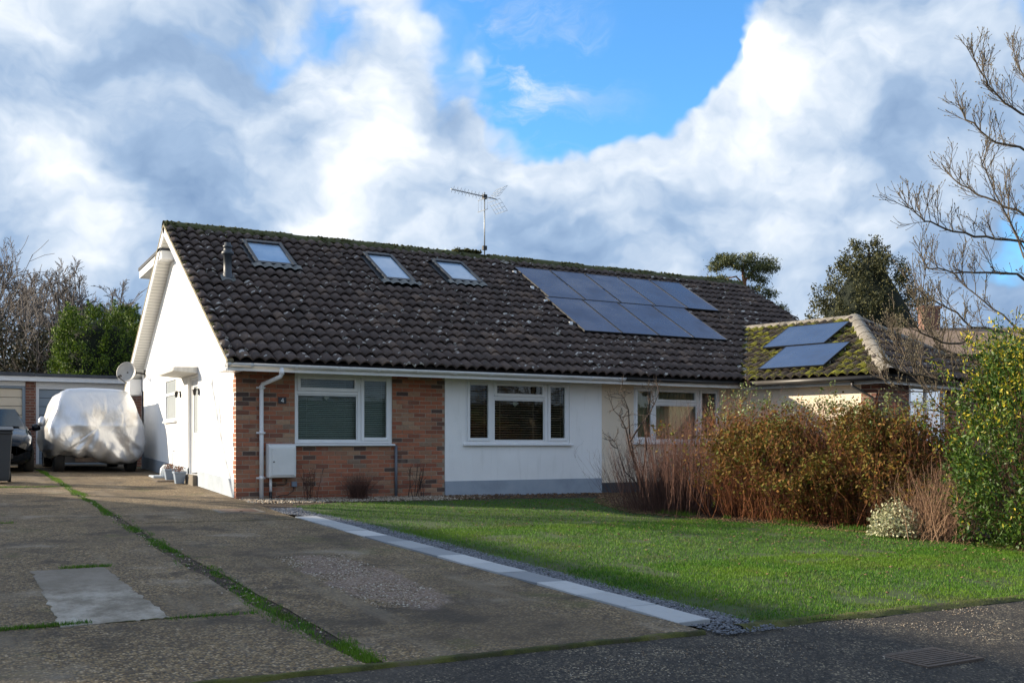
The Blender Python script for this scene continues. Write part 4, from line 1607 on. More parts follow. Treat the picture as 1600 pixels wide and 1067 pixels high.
def make_neighbour():
    root = empty('bungalow', (10, 0, 0), 'cream bungalow with solar panels, a mossy hipped wing and red brick corner', 'house')
    NW = (8.027, 10.306, .93, 2.075)
    panel_xz(MB(), [SPLIT - .055, 11.6], [.12, 2.20], [NW], -.006, .28).build('rendered_wall', 'cream_render', root)
    panel_xz(MB(), [SPLIT - .055, 11.6], [-.4, .119], [], -.016, .28).build('plinth', 'dark_plinth', root)
    W = window(root, *NW, .015, [(NW[0] + .045, 8.53, .975, 2.03, True), (8.6, 9.69, 1.76, 2.03, True), (8.6, 9.69, .975, 1.705, False), (9.76, NW[1] - .045, .975, 2.03, True)])
    mullion(W, 8.532, 8.598, .975, 2.03, .015)
    mullion(W, 9.692, 9.758, .975, 2.03, .015)
    mullion(W, 8.599, 9.691, 1.707, 1.758, .015)
    sill_part(W, NW[0] - .05, NW[1] + .05, 0, .89, .931)
    room(root, *NW[:2], NW[2], NW[3], .285)
    MB().box(SPLIT + .004, 10.9, -.545, -.520, 2.062, 2.215).build('fascia', 'upvc_weathered', root)
    MB().box(SPLIT + .002, 11.0, -.5195, .05, 2.107, 2.122).build('soffit', 'soffit_board', root)
    half_gutter(SPLIT + .085, 10.25, -.602, 2.180, .056, 'dark_gutter', root)
    roof = empty('roof', (10, 0, EZ), parent=root)
    mb = MB()
    # deck clipped behind the valley so that it never shows through the wing
    a, b = roof_pt(SPLIT + .001, -.02, -.035), roof_pt(SPLIT + .001, 6.44, -.035)
    c = Vector((0, 2 * RY - EY, EZ))
    vs = [a, b, Vector((ROOF_END - .02, b.y, b.z)), Vector((ROOF_END - .02, a.y + 3, a.z + 3 * math.tan(PIT))), Vector((10.3, a.y, a.z)),
          Vector((a.x, c.y, c.z)), Vector((ROOF_END - .02, c.y, c.z))]
    mb.add(vs, [(4, 3, 2, 1, 0), (1, 2, 6, 5)])
    mb.build('roof_deck', 'roof_deck', roof)
    lay_tiles(roof, main_tiles(SPLIT, ROOF_END), 300, TILE, 'roof_tile', 'upper rows of brown interlocking concrete tiles')
    ridge_tiles(roof, SPLIT + .01, ROOF_END)
    MB().prism([(0, -.3), (9.55, -.3), (9.55, 2.3), (RY, RZ - .2), (0, 2.2)], 'x', ROOF_END - .4, ROOF_END - .2).build('gable_wall', 'cream_render', root)
    MB().box(SPLIT, ROOF_END - .41, 9.30, 9.55, -.3, 2.2).build('rear_wall', 'cream_render', root)
    # ---- the wing
    L = 3.25
    apex = WO + WM * WHALF + WE * .96 + Vector((0, 0, WT * WHALF))
    corner = WO + WE * L
    far = WO + WM * (2 * WHALF) + WE * L
    back = WO + WM * WHALF - WE * 3.2 + Vector((0, 0, WT * WHALF))
    low = WO - WE * 3.4
    up = Vector((0, 0, 1))
    mb = MB()
    s = Vector((0, 0, -.045))
    mb.add([low + s, corner + s, apex + s, back + s, far + s, WO + WM * (2 * WHALF) - WE * 3.4 + s], [(0, 1, 2, 3), (1, 4, 2), (4, 5, 3, 2)])
    wr = empty('wing_roof', (11.5, -2, 2.2), parent=root)
    mb.build('roof_deck', 'roof_deck', wr)
    me = TILE.copy()
    me.materials.clear()
    me.materials.append(MATS['mossy_tile'])
    rng = random.Random(31)
    c_ = 1 / math.sqrt(1 + WT * WT)
    nrm = (up - WM * WT) * c_
    upv = (WM + up * WT) * c_
    rot = Matrix((-WE * -1, upv, nrm)).transposed()
    # columns run along the eaves; local x must be right handed with y up-slope and z normal
    xax = upv.cross(nrm)
    rot = Matrix((xax, upv, nrm)).transposed().to_4x4()
    out = []
    for r in range(10):
        sl = .02 + r * .335
        for c in range(-16, 18):
            t = c * .2
            p = wing_pt(t + .1, sl + .17)
            lat = (p - WO).dot(WM)
            if t + .1 > L - lat * (L - .96) / WHALF - .05:
                continue
            zm = EZ + (p.y - EY) * math.tan(PIT)
            if p.y > EY and zm > p.z + .03:
                continue
            o = wing_pt(t, sl, rng.uniform(-.004, .006))
            if xax.dot(WE) < 0:
                o = wing_pt(t + .2, sl, rng.uniform(-.004, .006))
            out.append(Matrix.Translation(o) @ rot @ Euler((rng.gauss(0, .012), rng.gauss(0, .014), rng.gauss(0, .01))).to_matrix().to_4x4())
    lay_tiles(wr, out, 300, me, 'mossy_tile', 'more mossy tiles')
    # hip end tiles, seen between the magnolia branches
    e2 = far - corner
    eu = e2.normalized()
    hs = (apex - (corner + far) / 2)
    hu = hs.normalized()
    hn = eu.cross(hu)
    if hn.z < 0:
        hn = -hn
    xh = hu.cross(hn)
    roth = Matrix((xh, hu, hn)).transposed().to_4x4()
    out = []
    for r in range(8):
        for c in range(30):
            t = .1 + c * .2
            sv = .02 + r * .335
            f = sv / hs.length
            if t < f * WHALF + .1 or t > 2 * WHALF - f * WHALF - .3:
                continue
            o = corner + eu * (t + (.2 if xh.dot(eu) < 0 else 0)) + hu * sv
            out.append(Matrix.Translation(o) @ roth)
    hip = empty('hip_end', tuple(corner), parent=root)
    lay_tiles(hip, out, 60, TILE, 'roof_tile', 'brown concrete tiles of the hip end')
    # ridge and hip cappings
    def capping(p, q, n, mat, r=.14):
        d = (q - p) / n
        side = d.cross(up).normalized()
        nn = side.cross(d).normalized()
        if nn.z < 0:
            nn = -nn
        for i in range(n):
            rings = []
            for f, rr in ((0, r), (.9, r * .97), (1.03, r * 1.06)):
                ctr = p + d * (i + f) - nn * .05
                rings.append([ctr + side * (rr * math.cos(a)) + nn * (rr * .85 * math.sin(a)) for a in [math.pi * (-.05 + 1.1 * k / 8) for k in range(9)]])
            MB().loft(rings, close=False, caps=False).build('ridge_tile', mat, wr)
    capping(back, apex, 9, 'hip_tile')
    capping(apex, corner + up * .02, 8, 'hip_tile', .17)
    capping(apex, far + up * .02, 8, 'hip_tile', .15)
    # valley gutter
    vs = []
    for f in (0, 1):
        q = 2.6 * f
        p = Vector((10.3 + .932 * q, EY + q, EZ + q * math.tan(PIT) + .015))
        vs += [p + Vector((-.09, .06, .02)), p, p + Vector((.07, -.09, .03))]
    MB().add(vs, [(0, 1, 4, 3), (1, 2, 5, 4)]).build('valley', 'lead', wr)
    # walls of the wing: cream side towards the drive, red brick at the front
    ins = .42
    i0 = WO + WM * ins
    fr = L - .42
    def wall(p, q, z0, z1, th, mat, name):
        d = (q - p).normalized()
        nn = Vector((-d.y, d.x, 0))
        vs = [p, q, q + nn * th, p + nn * th]
        m_ = MB()
        pts = [(v.x, v.y, z0) for v in vs] + [(v.x, v.y, z1) for v in vs]
        return m_.add(pts, [(0, 3, 2, 1), (4, 5, 6, 7), (0, 1, 5, 4), (1, 2, 6, 5), (2, 3, 7, 6), (3, 0, 4, 7)]).build(name, mat, root)
    pa, pb, pc = i0 - WE * .9, i0 + WE * (fr - .36), i0 + WE * fr
    wall(pa, pb, -.5, 2.12, .2, 'cream_render', 'wing_wall')
    wall(pb + WE * .002 - WM * .01, pc, -.5, 2.12, .2, 'brick_far', 'brick_pier')
    pd = i0 + WE * fr + WM * (2 * WHALF - 2 * ins)
    wall(pc + WE * .003 + WM * .201, pc + WM * 1.25, -.5, 2.12, .2, 'brick_far', 'front_wall')
    wall(pc + WM * 1.251, pc + WM * 2.9, -.5, .70, .2, 'brick_far', 'front_wall')
    wall(pc + WM * 2.901, pd, -.5, 2.12, .2, 'brick_far', 'front_wall')
    # front window of the wing
    wf = empty('window', tuple(pc + WM * 1.0), parent=root)
    def bar(t0, t1, z0, z1, mat='upvc', name='window_frame', o0=-.06, o1=.0):
        m_ = MB()
        t0, t1 = t0 + .30, t1 + .30
        p = pc + WM * ((t0 + t1) / 2) + WE * ((o0 + o1) / 2)
        m_.obox((p.x, p.y, (z0 + z1) / 2), WM * ((t1 - t0) / 2), WE * ((o1 - o0) / 2), (0, 0, (z1 - z0) / 2))
        return m_.build(name, mat, wf)
    for t0, t1, z0, z1 in ((.952, 1.03, .70, 2.1), (1.72, 1.78, .78, 2.02), (2.52, 2.598, .70, 2.1), (1.031, 2.519, .70, .779), (1.031, 2.519, 2.021, 2.1), (1.031, 1.719, 1.68, 1.74)):
        bar(t0, t1, z0, z1)
    bar(1.02, 2.53, .76, 2.04, 'window_glass', 'pane', -.04, -.034)
    p = pc + WM * 2.08 - WE * .8
    MB().obox((p.x, p.y, 1.2), WM * 1.2, WE * .02, (0, 0, 1.2)).build('interior', 'room_dark', root)
    # wing eaves
    def eave(p, q, mat, off, z0, z1, name, th=.025):
        d = (q - p).normalized()
        nn = Vector((d.y, -d.x, 0))
        c = (p + q) / 2 + nn * off
        MB().obox((c.x, c.y, (z0 + z1) / 2), (q - p) / 2, nn * (th / 2), (0, 0, (z1 - z0) / 2)).build(name, mat, root)
    g0, g1 = WO + WM * .20 - WE * .1, WO + WM * .20 + WE * (L - .20)
    eave(g0, g1, 'upvc_weathered', 0, 2.035, 2.17, 'fascia')
    g2 = WO + WM * (2 * WHALF - .2) + WE * (L - .2)
    eave(g1, g2, 'upvc_weathered', 0, 2.035, 2.17, 'fascia')
    c = (g0 + g1) / 2 + WM * .1
    MB().obox((c.x, c.y, 2.105), (g1 - g0) / 2 + WE * .03, WM * .11, (0, 0, .006)).build('soffit', 'soffit_board', root)
    def gut(p, q):
        MB().tube([p, q], .055, 10).build('gutter', 'dark_gutter', root)
    gut(WO + WM * .035 - WE * .02 - up * .055, WO + WM * .035 + WE * (L - .1) - up * .055)
    gut(WO + WM * .035 + WE * (L - .1) - up * .055, WO + WM * (2 * WHALF - .1) + WE * (L - .1) - up * .055)
    q = WO + WM * .1 + WE * 2.45
    w2 = i0 + WE * 2.75
    MB().tube([(q.x, q.y, 2.09), (q.x, q.y, 2.0), (w2.x - .06, w2.y, 1.78), (w2.x - .06, w2.y, -.2)], .034, 10).build('downpipe', 'dark_gutter', root)
    return root


def solar_panel(label, group, P, w, h, U, V):
    """panel with lower left corner P, U along width, V up the slope (unit vectors)"""
    n = U.cross(V).normalized()
    c = P + U * (w / 2) + V * (h / 2)
    t = bpy.data.objects.new('solar_panel', None)
    link(t, None, c)
    t.rotation_euler = Matrix((U, V, n)).transposed().to_euler()
    tag(t, label, 'solar panel', group)

    def child(name, mb, mat, bevel=0):
        me = mb.mesh(name, bevel=bevel)
        me.materials.append(MATS[mat])
        o = bpy.data.objects.new(name, me)
        COL.objects.link(o)
        o.parent = t
        return o
    f = MB()
    e = .012
    f.box(-w / 2, -w / 2 + e, -h / 2, h / 2, -.035, .003)
    f.box(w / 2 - e, w / 2, -h / 2, h / 2, -.035, .003)
    f.box(-w / 2 + e, w / 2 - e, -h / 2, -h / 2 + e, -.035, .003)
    f.box(-w / 2 + e, w / 2 - e, h / 2 - e, h / 2, -.035, .003)
    child('frame', f, 'panel_frame')
    child('cell_sheet', MB().box(-w / 2 + e, w / 2 - e, -h / 2 + e, h / 2 - e, -.02, -.002), 'solar_cells')
    r = MB()
    for q in (-h * .28, h * .28):
        r.box(-w / 2 - .0, w / 2 + .0, q - .02, q + .02, -.085, -.036)
    child('rail', r, 'grey_metal')
    return t


def make_panels():
    U, V = Vector((1, 0, 0)), Vector((0, CP, SP))
    ordn = ['leftmost', 'second', 'third', 'fourth', 'fifth']
    w, h = .972, 1.840
    for k in range(5):
        name = 'leftmost of the five solar panels in the upper row' if k == 0 else ('rightmost of the five solar panels in the upper row' if k == 4 else '%s solar panel from the left in the upper row of five' % ordn[k])
        p = roof_pt(7.57 + k * .996, 3.775, .11)
        solar_panel(name, 'solar panels on the main roof', p, w, h, U, V)
    for k in range(4):
        name = 'leftmost of the four solar panels in the lower row' if k == 0 else ('rightmost of the four solar panels in the lower row' if k == 3 else '%s solar panel from the left in the lower row of four' % ordn[k])
        p = roof_pt(7.47 + k * .982, 1.915, .11)
        solar_panel(name, 'solar panels on the main roof', p, .958, h, U, V)
    c = 1 / math.sqrt(1 + WT * WT)
    Vw = (WM + Vector((0, 0, WT))) * c
    n = (Vector((0, 0, 1)) - WM * WT) * c
    Uw = Vw.cross(n)
    t0, s0, t1, s1 = -.36, 1.60, 1.12, 2.80
    def pw(t0, t1, s0, s1, label):
        a = wing_pt(t0, s0, .12) if Uw.dot(WE) > 0 else wing_pt(t1, s0, .12)
        solar_panel(label, 'solar panels on the mossy wing roof', a, t1 - t0, s1 - s0, Uw, Vw)
    pw(-.36, 1.13, 1.60, 2.82, 'upper of the two solar panels on the mossy wing roof')
    pw(.26, 1.76, .34, 1.54, 'lower of the two solar panels on the mossy wing roof')
    # end clamps that catch the light at the left edge of the array
    for i, v in enumerate((5.3, 4.35, 3.55, 2.35)):
        p = roof_pt(7.44 - (.06 if v < 3.7 else 0), v, .06)
        o = MB().box(p.x - .045, p.x + .045, p.y - .03, p.y + .03, p.z - .03, p.z + .05).build('rail_end', 'bright_metal', loc=p, bevel=.01)
        tag(o, ['topmost', 'second highest', 'third highest', 'lowest'][i] + ' bright rail end at the left edge of the solar array', 'bracket', 'rail ends of the solar array')


def make_aerial():
    b = Vector((7.18, RY, RZ + .05))
    t = empty('tv_aerial', b, 'television aerial on a tall mast on the ridge', 'aerial')
    up = Vector((0, 0, 1))
    MB().tube([b - up * .2, b + up * 1.52], .016, 8).build('mast', 'grey_metal', t)
    MB().box(b.x - .05, b.x + .05, b.y - .04, b.y + .04, b.z + .12, b.z + .22).build('amplifier', 'black_plastic', t)
    d = (-RT * .82 - FW * .57).normalized()
    s = Vector((d.y, -d.x, 0))
    c = b + up * 1.40
    MB().tube([c - d * .35 + up * .0, c + d * .95 + up * .06], .012, 6).build('boom', 'grey_metal', t)
    for k in range(9):
        p = c + d * (.10 + k * .10) + up * (.015 + .006 * k)
        m_ = MB()
        for q in (-1, 1):
            m_.tube([p + s * (.02 * q), p + s * (.075 * q) + up * .06], .004, 4)
            m_.tube([p + s * (.02 * q), p + s * (.075 * q) - up * .06], .004, 4)
        m_.build('director', 'black_plastic', t)
    MB().box(c.x - .05, c.x + .05, c.y - .05, c.y + .05, c.z - .04, c.z + .06).build('clamp', 'black_plastic', t)
    for q in (-1, 1):
        m_ = MB()
        e0 = c - d * .28 + up * (.04 * q)
        e1 = c - d * .50 + up * (.30 * q)
        for f in (0, .33, .66, 1):
            p = e0.lerp(e1, f)
            m_.tube([p - s * .26, p + s * .26], .005, 4)
        for g in (-.25, -.12, 0, .12, .25):
            m_.tube([e0 + s * g, e1 + s * g], .003, 4)
        m_.build('reflector', 'grey_metal', t)
    m_ = MB()
    for z in (-.05, -.33):
        m_.tube([c + d * .05 - s * .22 + up * z, c + d * .05 + s * .22 + up * z], .008, 5)
    for g in (-.2, -.07, .07, .2):
        m_.tube([c + d * .05 + s * g + up * -.05, c + d * .05 + s * g + up * -.33], .003, 4)
    m_.build('grid', 'grey_metal', t)


def make_dish():
    c = Vector((-.50, 8.62, 2.60))
    w = Vector((0.0, 9.10, 2.60))
    t = empty('satellite_dish', w, 'grey satellite dish fixed to the far end of the white gable', 'satellite dish')
    ax = Vector((-.62, -.77, .18)).normalized()
    MB().lathe([(0, -.075), (.12, -.065), (.19, -.040), (.245, 0), (.25, .008), (.24, .006), (.19, -.030), (.12, -.055), (0, -.065)], c, 28, ax).build('reflector', 'dish_grey', t)
    MB().tube([w, w + Vector((-.25, -.1, .02)), c - ax * .06], .022, 8).build('bracket', 'black_plastic', t)
    MB().box(-.02, -.001, w.y - .08, w.y + .08, w.z - .1, w.z + .1).build('wall_plate', 'black_plastic', t)
    e = c + ax * .34 + Vector((0, 0, -.20))
    MB().tube([c + Vector((0, 0, -.27)) - ax * .02, e], .012, 6).build('arm', 'black_plastic', t)
    MB().tube([e, e - ax * .09 + Vector((0, 0, .05))], [.03, .035], 10).build('receiver', 'black_plastic', t)


def make_wall_things():
    # meter cupboard
    t = empty('meter_box', (.715, -.1, .33), 'white meter cupboard on the brick wall beside the downpipe', 'meter box')
    MB().prism([(0, .335), (-.20, .335), (-.215, .36), (-.215, .845), (-.19, .885), (0, .905)], 'x', .487, .944).build('case', 'meter_white', t, bevel=.008)
    MB().box(.540, .915, -.228, -.2165, .375, .825).build('door', 'meter_white', t, bevel=.005)
    MB().lathe([(.012, 0), (.012, .006), (0, .007)], (.566, -.229, .60), 10, (0, -1, 0)).build('lock', 'black_plastic', t)
    MB().tube([(.56, -.05, .334), (.56, -.05, .10)], .024, 10).build('supply_pipe', 'upvc', t)
    MB().tube([(.56, -.05, .10), (.56, -.05, -.08)], .027, 10).build('supply_pipe', 'black_plastic', t)
    t = empty('junction_box', (.966, -.02, .17), 'small grey junction box low on the brick wall', 'junction box')
    MB().box(.922, 1.011, -.055, -.003, .174, .262).build('case', 'pot_grey', t, bevel=.006)
    MB().tube([(.966, -.02, .175), (.95, -.03, .10), (.85, -.03, .04), (.72, -.03, .03), (.62, -.03, -.02)], .006, 5).build('cable', 'black_plastic', t)
    o = MB().tube([(.52, -.03, .22), (.80, -.03, .215), (.83, -.03, .235), (.835, -.03, .30)], .012, 6).build('gas_pipe', 'rusty_iron', loc=(.6, -.03, .22))
    tag(o, 'thin bent pipe on the bricks under the meter cupboard', 'pipe')
    # house number
    t = empty('number_plaque', (.767, -.01, 1.58), 'small dark slate plaque with white number 4', 'sign')
    MB().box(.699, .834, -.020, -.006, 1.572, 1.682).build('plate', 'number_plaque', t, bevel=.003)
    m_ = MB()
    y0, y1 = -.0235, -.0205
    cx, cz = .770, 1.627
    m_.box(cx + .004, cx + .013, y0, y1, cz - .036, cz + .036)
    m_.box(cx - .026, cx + .0035, y0, y1, cz - .018, cz - .008)
    m_.box(cx + .0135, cx + .022, y0, y1, cz - .018, cz - .008)
    m_.prism([(cx - .026, cz - .0075), (cx - .015, cz - .0075), (cx + .0035, cz + .026), (cx + .0035, cz + .036)], 'y', y0, y1)
    m_.build('numeral', 'upvc', t)
    # pair of wall lamps by the door
    for y, z, lab in ((4.66, 1.93, 'black wall lamp between the small gable window and the side door'), (2.86, 1.90, 'black wall lamp on the camera side of the side door')):
        t = empty('wall_lamp', (0, y, z), lab, 'lamp', 'wall lamps beside the side door')
        MB().box(-.02, -.001, y - .035, y + .035, z - .08, z + .05).build('back_plate', 'black_plastic', t, bevel=.004)
        MB().tube([(-.02, y, z + .02), (-.075, y, z + .05), (-.085, y, z + .03)], .008, 6).build('arm', 'black_plastic', t)
        MB().lathe([(.01, .03), (.045, -.01), (.035, -.015), (.026, -.10), (.0, -.11)], (-.085, y, z + .02), 10).build('lantern', 'black_plastic', t)
    # outside tap with white pipe, gully
    t = empty('drain_pipe', (-.06, 5.4, gz(0, 5.4)), 'white waste pipe bending into a gully at the foot of the gable', 'pipe')
    g0 = gz(0, 5.4)
    MB().tube([(-.03, 5.75, g0 + .58), (-.05, 5.74, g0 + .60), (-.05, 5.30, g0 + .585), (-.05, 5.28, g0 + .55), (-.05, 5.28, g0 + .05)], .012, 6).build('overflow', 'upvc', t)
    MB().tube([(-.0, 5.70, g0 + .22), (-.14, 5.70, g0 + .22), (-.18, 5.65, g0 + .18), (-.2, 5.6, g0 + .03)], .055, 10).build('elbow', 'meter_white', t)
    MB().box(-.42, -.02, 5.35, 5.95, g0 - .02, g0 + .05).build('gully', 'grey_plinth', t, bevel=.01)
    # two flower pots
    for x, y, h, lab in ((-.20, 4.75, .23, 'pale grey flower pot nearer the covered vehicle'), (-.22, 3.62, .24, 'blue-grey flower pot nearest the side door step')):
        z = gz(x, y)
        t = empty('flower_pot', (x, y, z), lab, 'flower pot', 'flower pots by the side door')
        m_ = MB()
        a, b = .075, .105
        rings = []
        for q, zz in ((a, 0), (b, h - .04), (b + .012, h - .04), (b + .012, h), (b - .015, h), (b - .02, h - .05)):
            rings.append([(x - q, y - q, z + zz), (x + q, y - q, z + zz), (x + q, y + q, z + zz), (x - q, y + q, z + zz)])
        m_.loft(rings, smooth=False)
        m_.build('pot', 'pot_grey', t, bevel=.004)
        P = []
        r2 = np.random.default_rng(int(y * 10))
        n = 160
        cen = np.stack([r2.normal(x, .055, n), r2.normal(y, .055, n), z + h + r2.uniform(-.02, .10, n)], -1)
        tag(leaf_quads('plant', cen, .03, .045, 'flower_brown', t, seed=int(y * 7)), kind='stuff')
    o = MB().box(-.55, -.03, 4.1, 4.55, gz(-.3, 4.3) - .01, gz(-.3, 4.3) + .018).build('door_mat', 'rusty_iron', loc=(-.3, 4.3, gz(-.3, 4.3)))
    tag(o, 'brown metal grating on the ground between the flower pots', 'grating')
    # blinds and window ornaments
    g = 'green-grey venetian blinds in the brick wall window'
    blind('wide green-grey venetian blind in the left part of the brick wall window', 1.04, 2.12, .95, 2.06, .16, .033, .030, R(52), 'blind_green', g)
    blind('narrow green-grey venetian blind in the right part of the brick wall window', 2.17, 2.71, .95, 2.06, .16, .033, .030, R(52), 'blind_green', g)
    g = 'wooden venetian blinds in the white wall window'
    blind('narrow wooden venetian blind at the left of the white wall window', 4.25, 4.76, .95, 2.05, .16, .046, .048, R(14), 'blind_wood', g)
    blind('wide wooden venetian blind in the middle of the white wall window', 4.80, 5.94, .95, 2.05, .16, .046, .048, R(14), 'blind_wood', g)
    blind('narrow wooden venetian blind at the right of the white wall window', 5.98, 6.44, .95, 2.05, .16, .046, .048, R(14), 'blind_wood', g)
    heart(1.573, .085, 1.69, .045, 'small pale heart hanging in the brick wall window')
    heart(5.304, .075, 1.655, .055, 'pale heart hanging in the middle of the white wall window')
    for x0, x1, lab in ((8.08, 8.62, 'left cream curtain behind the neighbouring window'), (8.66, 9.7, 'wide cream curtain behind the middle of the neighbouring window')):
        rows = []
        for z in (.9, 2.1):
            rows.append([(x0 + (x1 - x0) * i / 60, .18 + .025 * math.sin(i * .9), z) for i in range(61)])
        o = rowgrid('curtain', rows, 'curtain')
        tag(o, lab, 'curtain', 'cream curtains')


def leaf_quads(name, cen, s0, s1, mat, parent=None, seed=1, up=0.0, aspect=.5, outward=None, loc=None, droop=None):
    """leaf-shaped quads about the points `cen`"""
    rng = np.random.default_rng(seed)
    n = len(cen)
    d = rng.standard_normal((n, 3))
    if outward is not None:
        d += outward
    d[:, 2] += up
    d /= np.linalg.norm(d, axis=1)[:, None] + 1e-9
    r = rng.standard_normal((n, 3))
    w = np.cross(d, r)
    w /= np.linalg.norm(w, axis=1)[:, None] + 1e-9
    s = rng.uniform(s0, s1, n)[:, None]
    a = cen
    V = np.stack([a - d * s * .5, a + w * s * aspect * .5 - d * s * .05, a + d * s * .5, a - w * s * aspect * .5 - d * s * .05], 1)
    if loc is None:
        loc = WORLD[parent.name] if parent else Vector((0, 0, 0))
    return np_mesh(name, V.reshape(-1, 3), 4, mat, parent, loc)


make_bungalow()
make_neighbour()
make_panels()
make_aerial()
make_dish()
make_wall_things()
# ------------------------------------------------------------------ garages, vehicles, bin
def make_garage():
    Y = 13.0
    z0 = gz(-2, 13) - .1
    t = empty('garage_block', (-2, Y, gz(-2, 13)), 'low flat-roofed brick garage block behind the vehicles', 'garage')
    piers = [(-5.25, -5.0), (-2.42, -2.17), (.24, .52), (3.0, 3.3)]
    for a, b in piers:
        MB().box(a, b, Y, Y + .3, z0, 2.56).build('brick_pier', 'brick_far', t)
    doors = [(-4.999, -2.421, 'garage_beige', 'garage_grey'), (-2.169, .239, 'garage_grey', 'garage_white'), (.521, 2.999, 'garage_white', 'garage_white')]
    for a, b, m, fm in doors:
        MB().box(a, b, Y + .02, Y + .25, 2.44, 2.559).build('lintel', 'garage_white', t)
        fr = MB().box(a, a + .075, Y + .03, Y + .16, z0, 2.438).box(b - .075, b, Y + .03, Y + .16, z0, 2.438).box(a + .0755, b - .0755, Y + .03, Y + .16, 2.37, 2.438)
        d = fr.build('door_frame', fm, t)
        n = 9
        h = (2.369 - z0 - .02) / n
        for k in range(n):
            MB().box(a + .078, b - .078, Y + .08, Y + .12, z0 + .02 + k * h, z0 + .02 + (k + 1) * h - .012).build('door_panel', m, d, bevel=.005)
        MB().box(a + .08, b - .08, Y + .122, Y + .13, z0, 2.37).build('door_back', 'black_plastic', d)
    MB().box(-5.3, 3.4, Y - .16, Y - .13, 2.562, 2.69).build('fascia', 'garage_white', t)
    MB().box(-5.32, -2.22, Y - .19, Y + 5.5, 2.692, 2.79).build('roof', 'felt_roof', t)
    MB().box(-2.215, 3.42, Y - .19, Y + 5.5, 2.692, 2.775).build('roof', 'felt_roof', t)
    MB().box(-5.25, 3.3, Y + .31, Y + 5.3, z0, 2.69).build('body', 'brick_far', t)


def resample(pts, n):
    pts = [Vector(p) for p in pts]
    L = [0]
    for a, b in zip(pts, pts[1:]):
        L.append(L[-1] + (b - a).length)
    out = []
    j = 0
    for i in range(n):
        s = L[-1] * i / (n - 1)
        while j < len(L) - 2 and L[j + 1] < s:
            j += 1
        out.append(pts[j].lerp(pts[j + 1], (s - L[j]) / (L[j + 1] - L[j])))
    return out


def wheel(parent, x, y, z, r, w, side):
    c = Vector((x, y, z))
    ax = Vector((side, 0, 0))
    tyre = MB().lathe([(r * .62, -w / 2), (r * .9, -w / 2), (r, -w * .35), (r, w * .35), (r * .9, w / 2), (r * .62, w / 2), (r * .6, 0), (r * .62, -w / 2)], c, 24, ax).build('wheel', 'tyre', parent, loc=c)
    rim = MB().lathe([(0, w * .30), (r * .15, w * .32), (r * .2, w * .24), (r * .55, w * .30), (r * .62, w * .42), (r * .62, -w * .3), (0, -w * .3)], c, 20, ax)
    rim.build('rim', 'alloy', tyre)


def make_covered_car():
    cx, y0 = -1.27, 7.38
    g = gz(cx, y0)
    t = empty('covered_car', (cx, y0 + 2.2, g), 'tall vehicle hidden under a wrinkled silver car cover', 'car')
    half = [(-.88, .30), (-.98, .48), (-1.03, .75), (-1.02, .98), (-.95, 1.18), (-.88, 1.36), (-.80, 1.62), (-.71, 1.80), (-.56, 1.875), (-.3, 1.90), (0, 1.905)]
    full = half + [(-a, b) for a, b in reversed(half[:-1])]
    outline = resample([(a, 0, b) for a, b in full], 92)
    bottom = resample([(.86, 0, .24), (.4, 0, .22), (-.4, 0, .30), (-.86, 0, .36)], 26)[1:-1]
    ring0 = outline + bottom
    st = [(.02, .0), (.15, -.005), (.3, -.01), (.45, -.01), (.58, -.005), (.7, .0), (.8, .012), (.88, .035), (.94, .07), (.98, .13), (1.0, .22), (1.005, .34), (1.0, .5), (1.0, .75),
          (1.0, 1.1), (1.0, 1.6), (.995, 2.2), (.99, 2.8), (.97, 3.3), (.94, 3.7), (.88, 4.1), (.7, 4.4), (.3, 4.5)]
    rings = []
    cz = 1.0
    for s, dy in st:
        ring = []
        for k, p in enumerate(ring0):
            x, z = p.x * s, cz + (p.z - cz) * s
            y = dy
            if dy < 1.0:                             # the upright end leans back above the waist
                y += max(0, z - 1.05) * .30 * (1 - dy) + (z - 1.0) ** 2 * .04
            # folds: broad drapes low down, finer creases higher up
            low = max(0.0, min(1.0, (1.25 - z) / .8))
            n1 = mnoise.noise(Vector((x * 2.3 + z * 1.7, (y + 2) * 2.0, z * 1.1)))
            n2 = mnoise.noise(Vector((x * 5.5 - z * 2.6, y * 4, z * .9 + 9)))
            n3 = abs(mnoise.noise(Vector((x * 3.0 + z * 2.4, y * 3, z * .5 + 3))))
            d = .030 * n1 + low * (.05 * n1 + .045 * n2 + .16 * (.35 - n3)) + .004 * n2
            nx, nz = x, (z - cz) * .8
            ln = math.hypot(nx, nz) + .25
            px = x + nx / ln * d
            pz = z + nz / ln * d * .6
            py = y - (d if dy < .25 else 0)
            if z < .45:
                pz += .05 * mnoise.noise(Vector((x * 4, y * 2, 5))) + (.05 if x < -.2 else -.06 * max(0, x))
            ring.append((cx + px, y0 + py, g + pz))
        rings.append(ring)
    MB().loft(rings, smooth=True).build('cover', 'car_cover', t)
    # mirror bulging under the cloth on the drive side
    mb = MB()
    m_ = Vector((cx - 1.06, y0 + 1.05, g + 1.15))
    mb.lathe([(0, -.11), (.05, -.10), (.075, -.04), (.075, .05), (.05, .10), (0, .11)], m_, 12, (.2, .3, 1))
    mb.build('covered_mirror', 'car_cover', t)
    for sx in (-1, 1):
        for dy in (.55, 3.6):
            wheel(t, cx + sx * .76, y0 + dy, g + .33, .34, .22, sx)
    MB().box(cx - .72, cx + .72, y0 + .25, y0 + 4.2, g + .22, g + .42).build('underbody', 'black_plastic', t)
    MB().box(cx - .45, cx + .05, y0 + .16, y0 + .17, g + .24, g + .33).build('number_plate', 'rusty_iron', t)


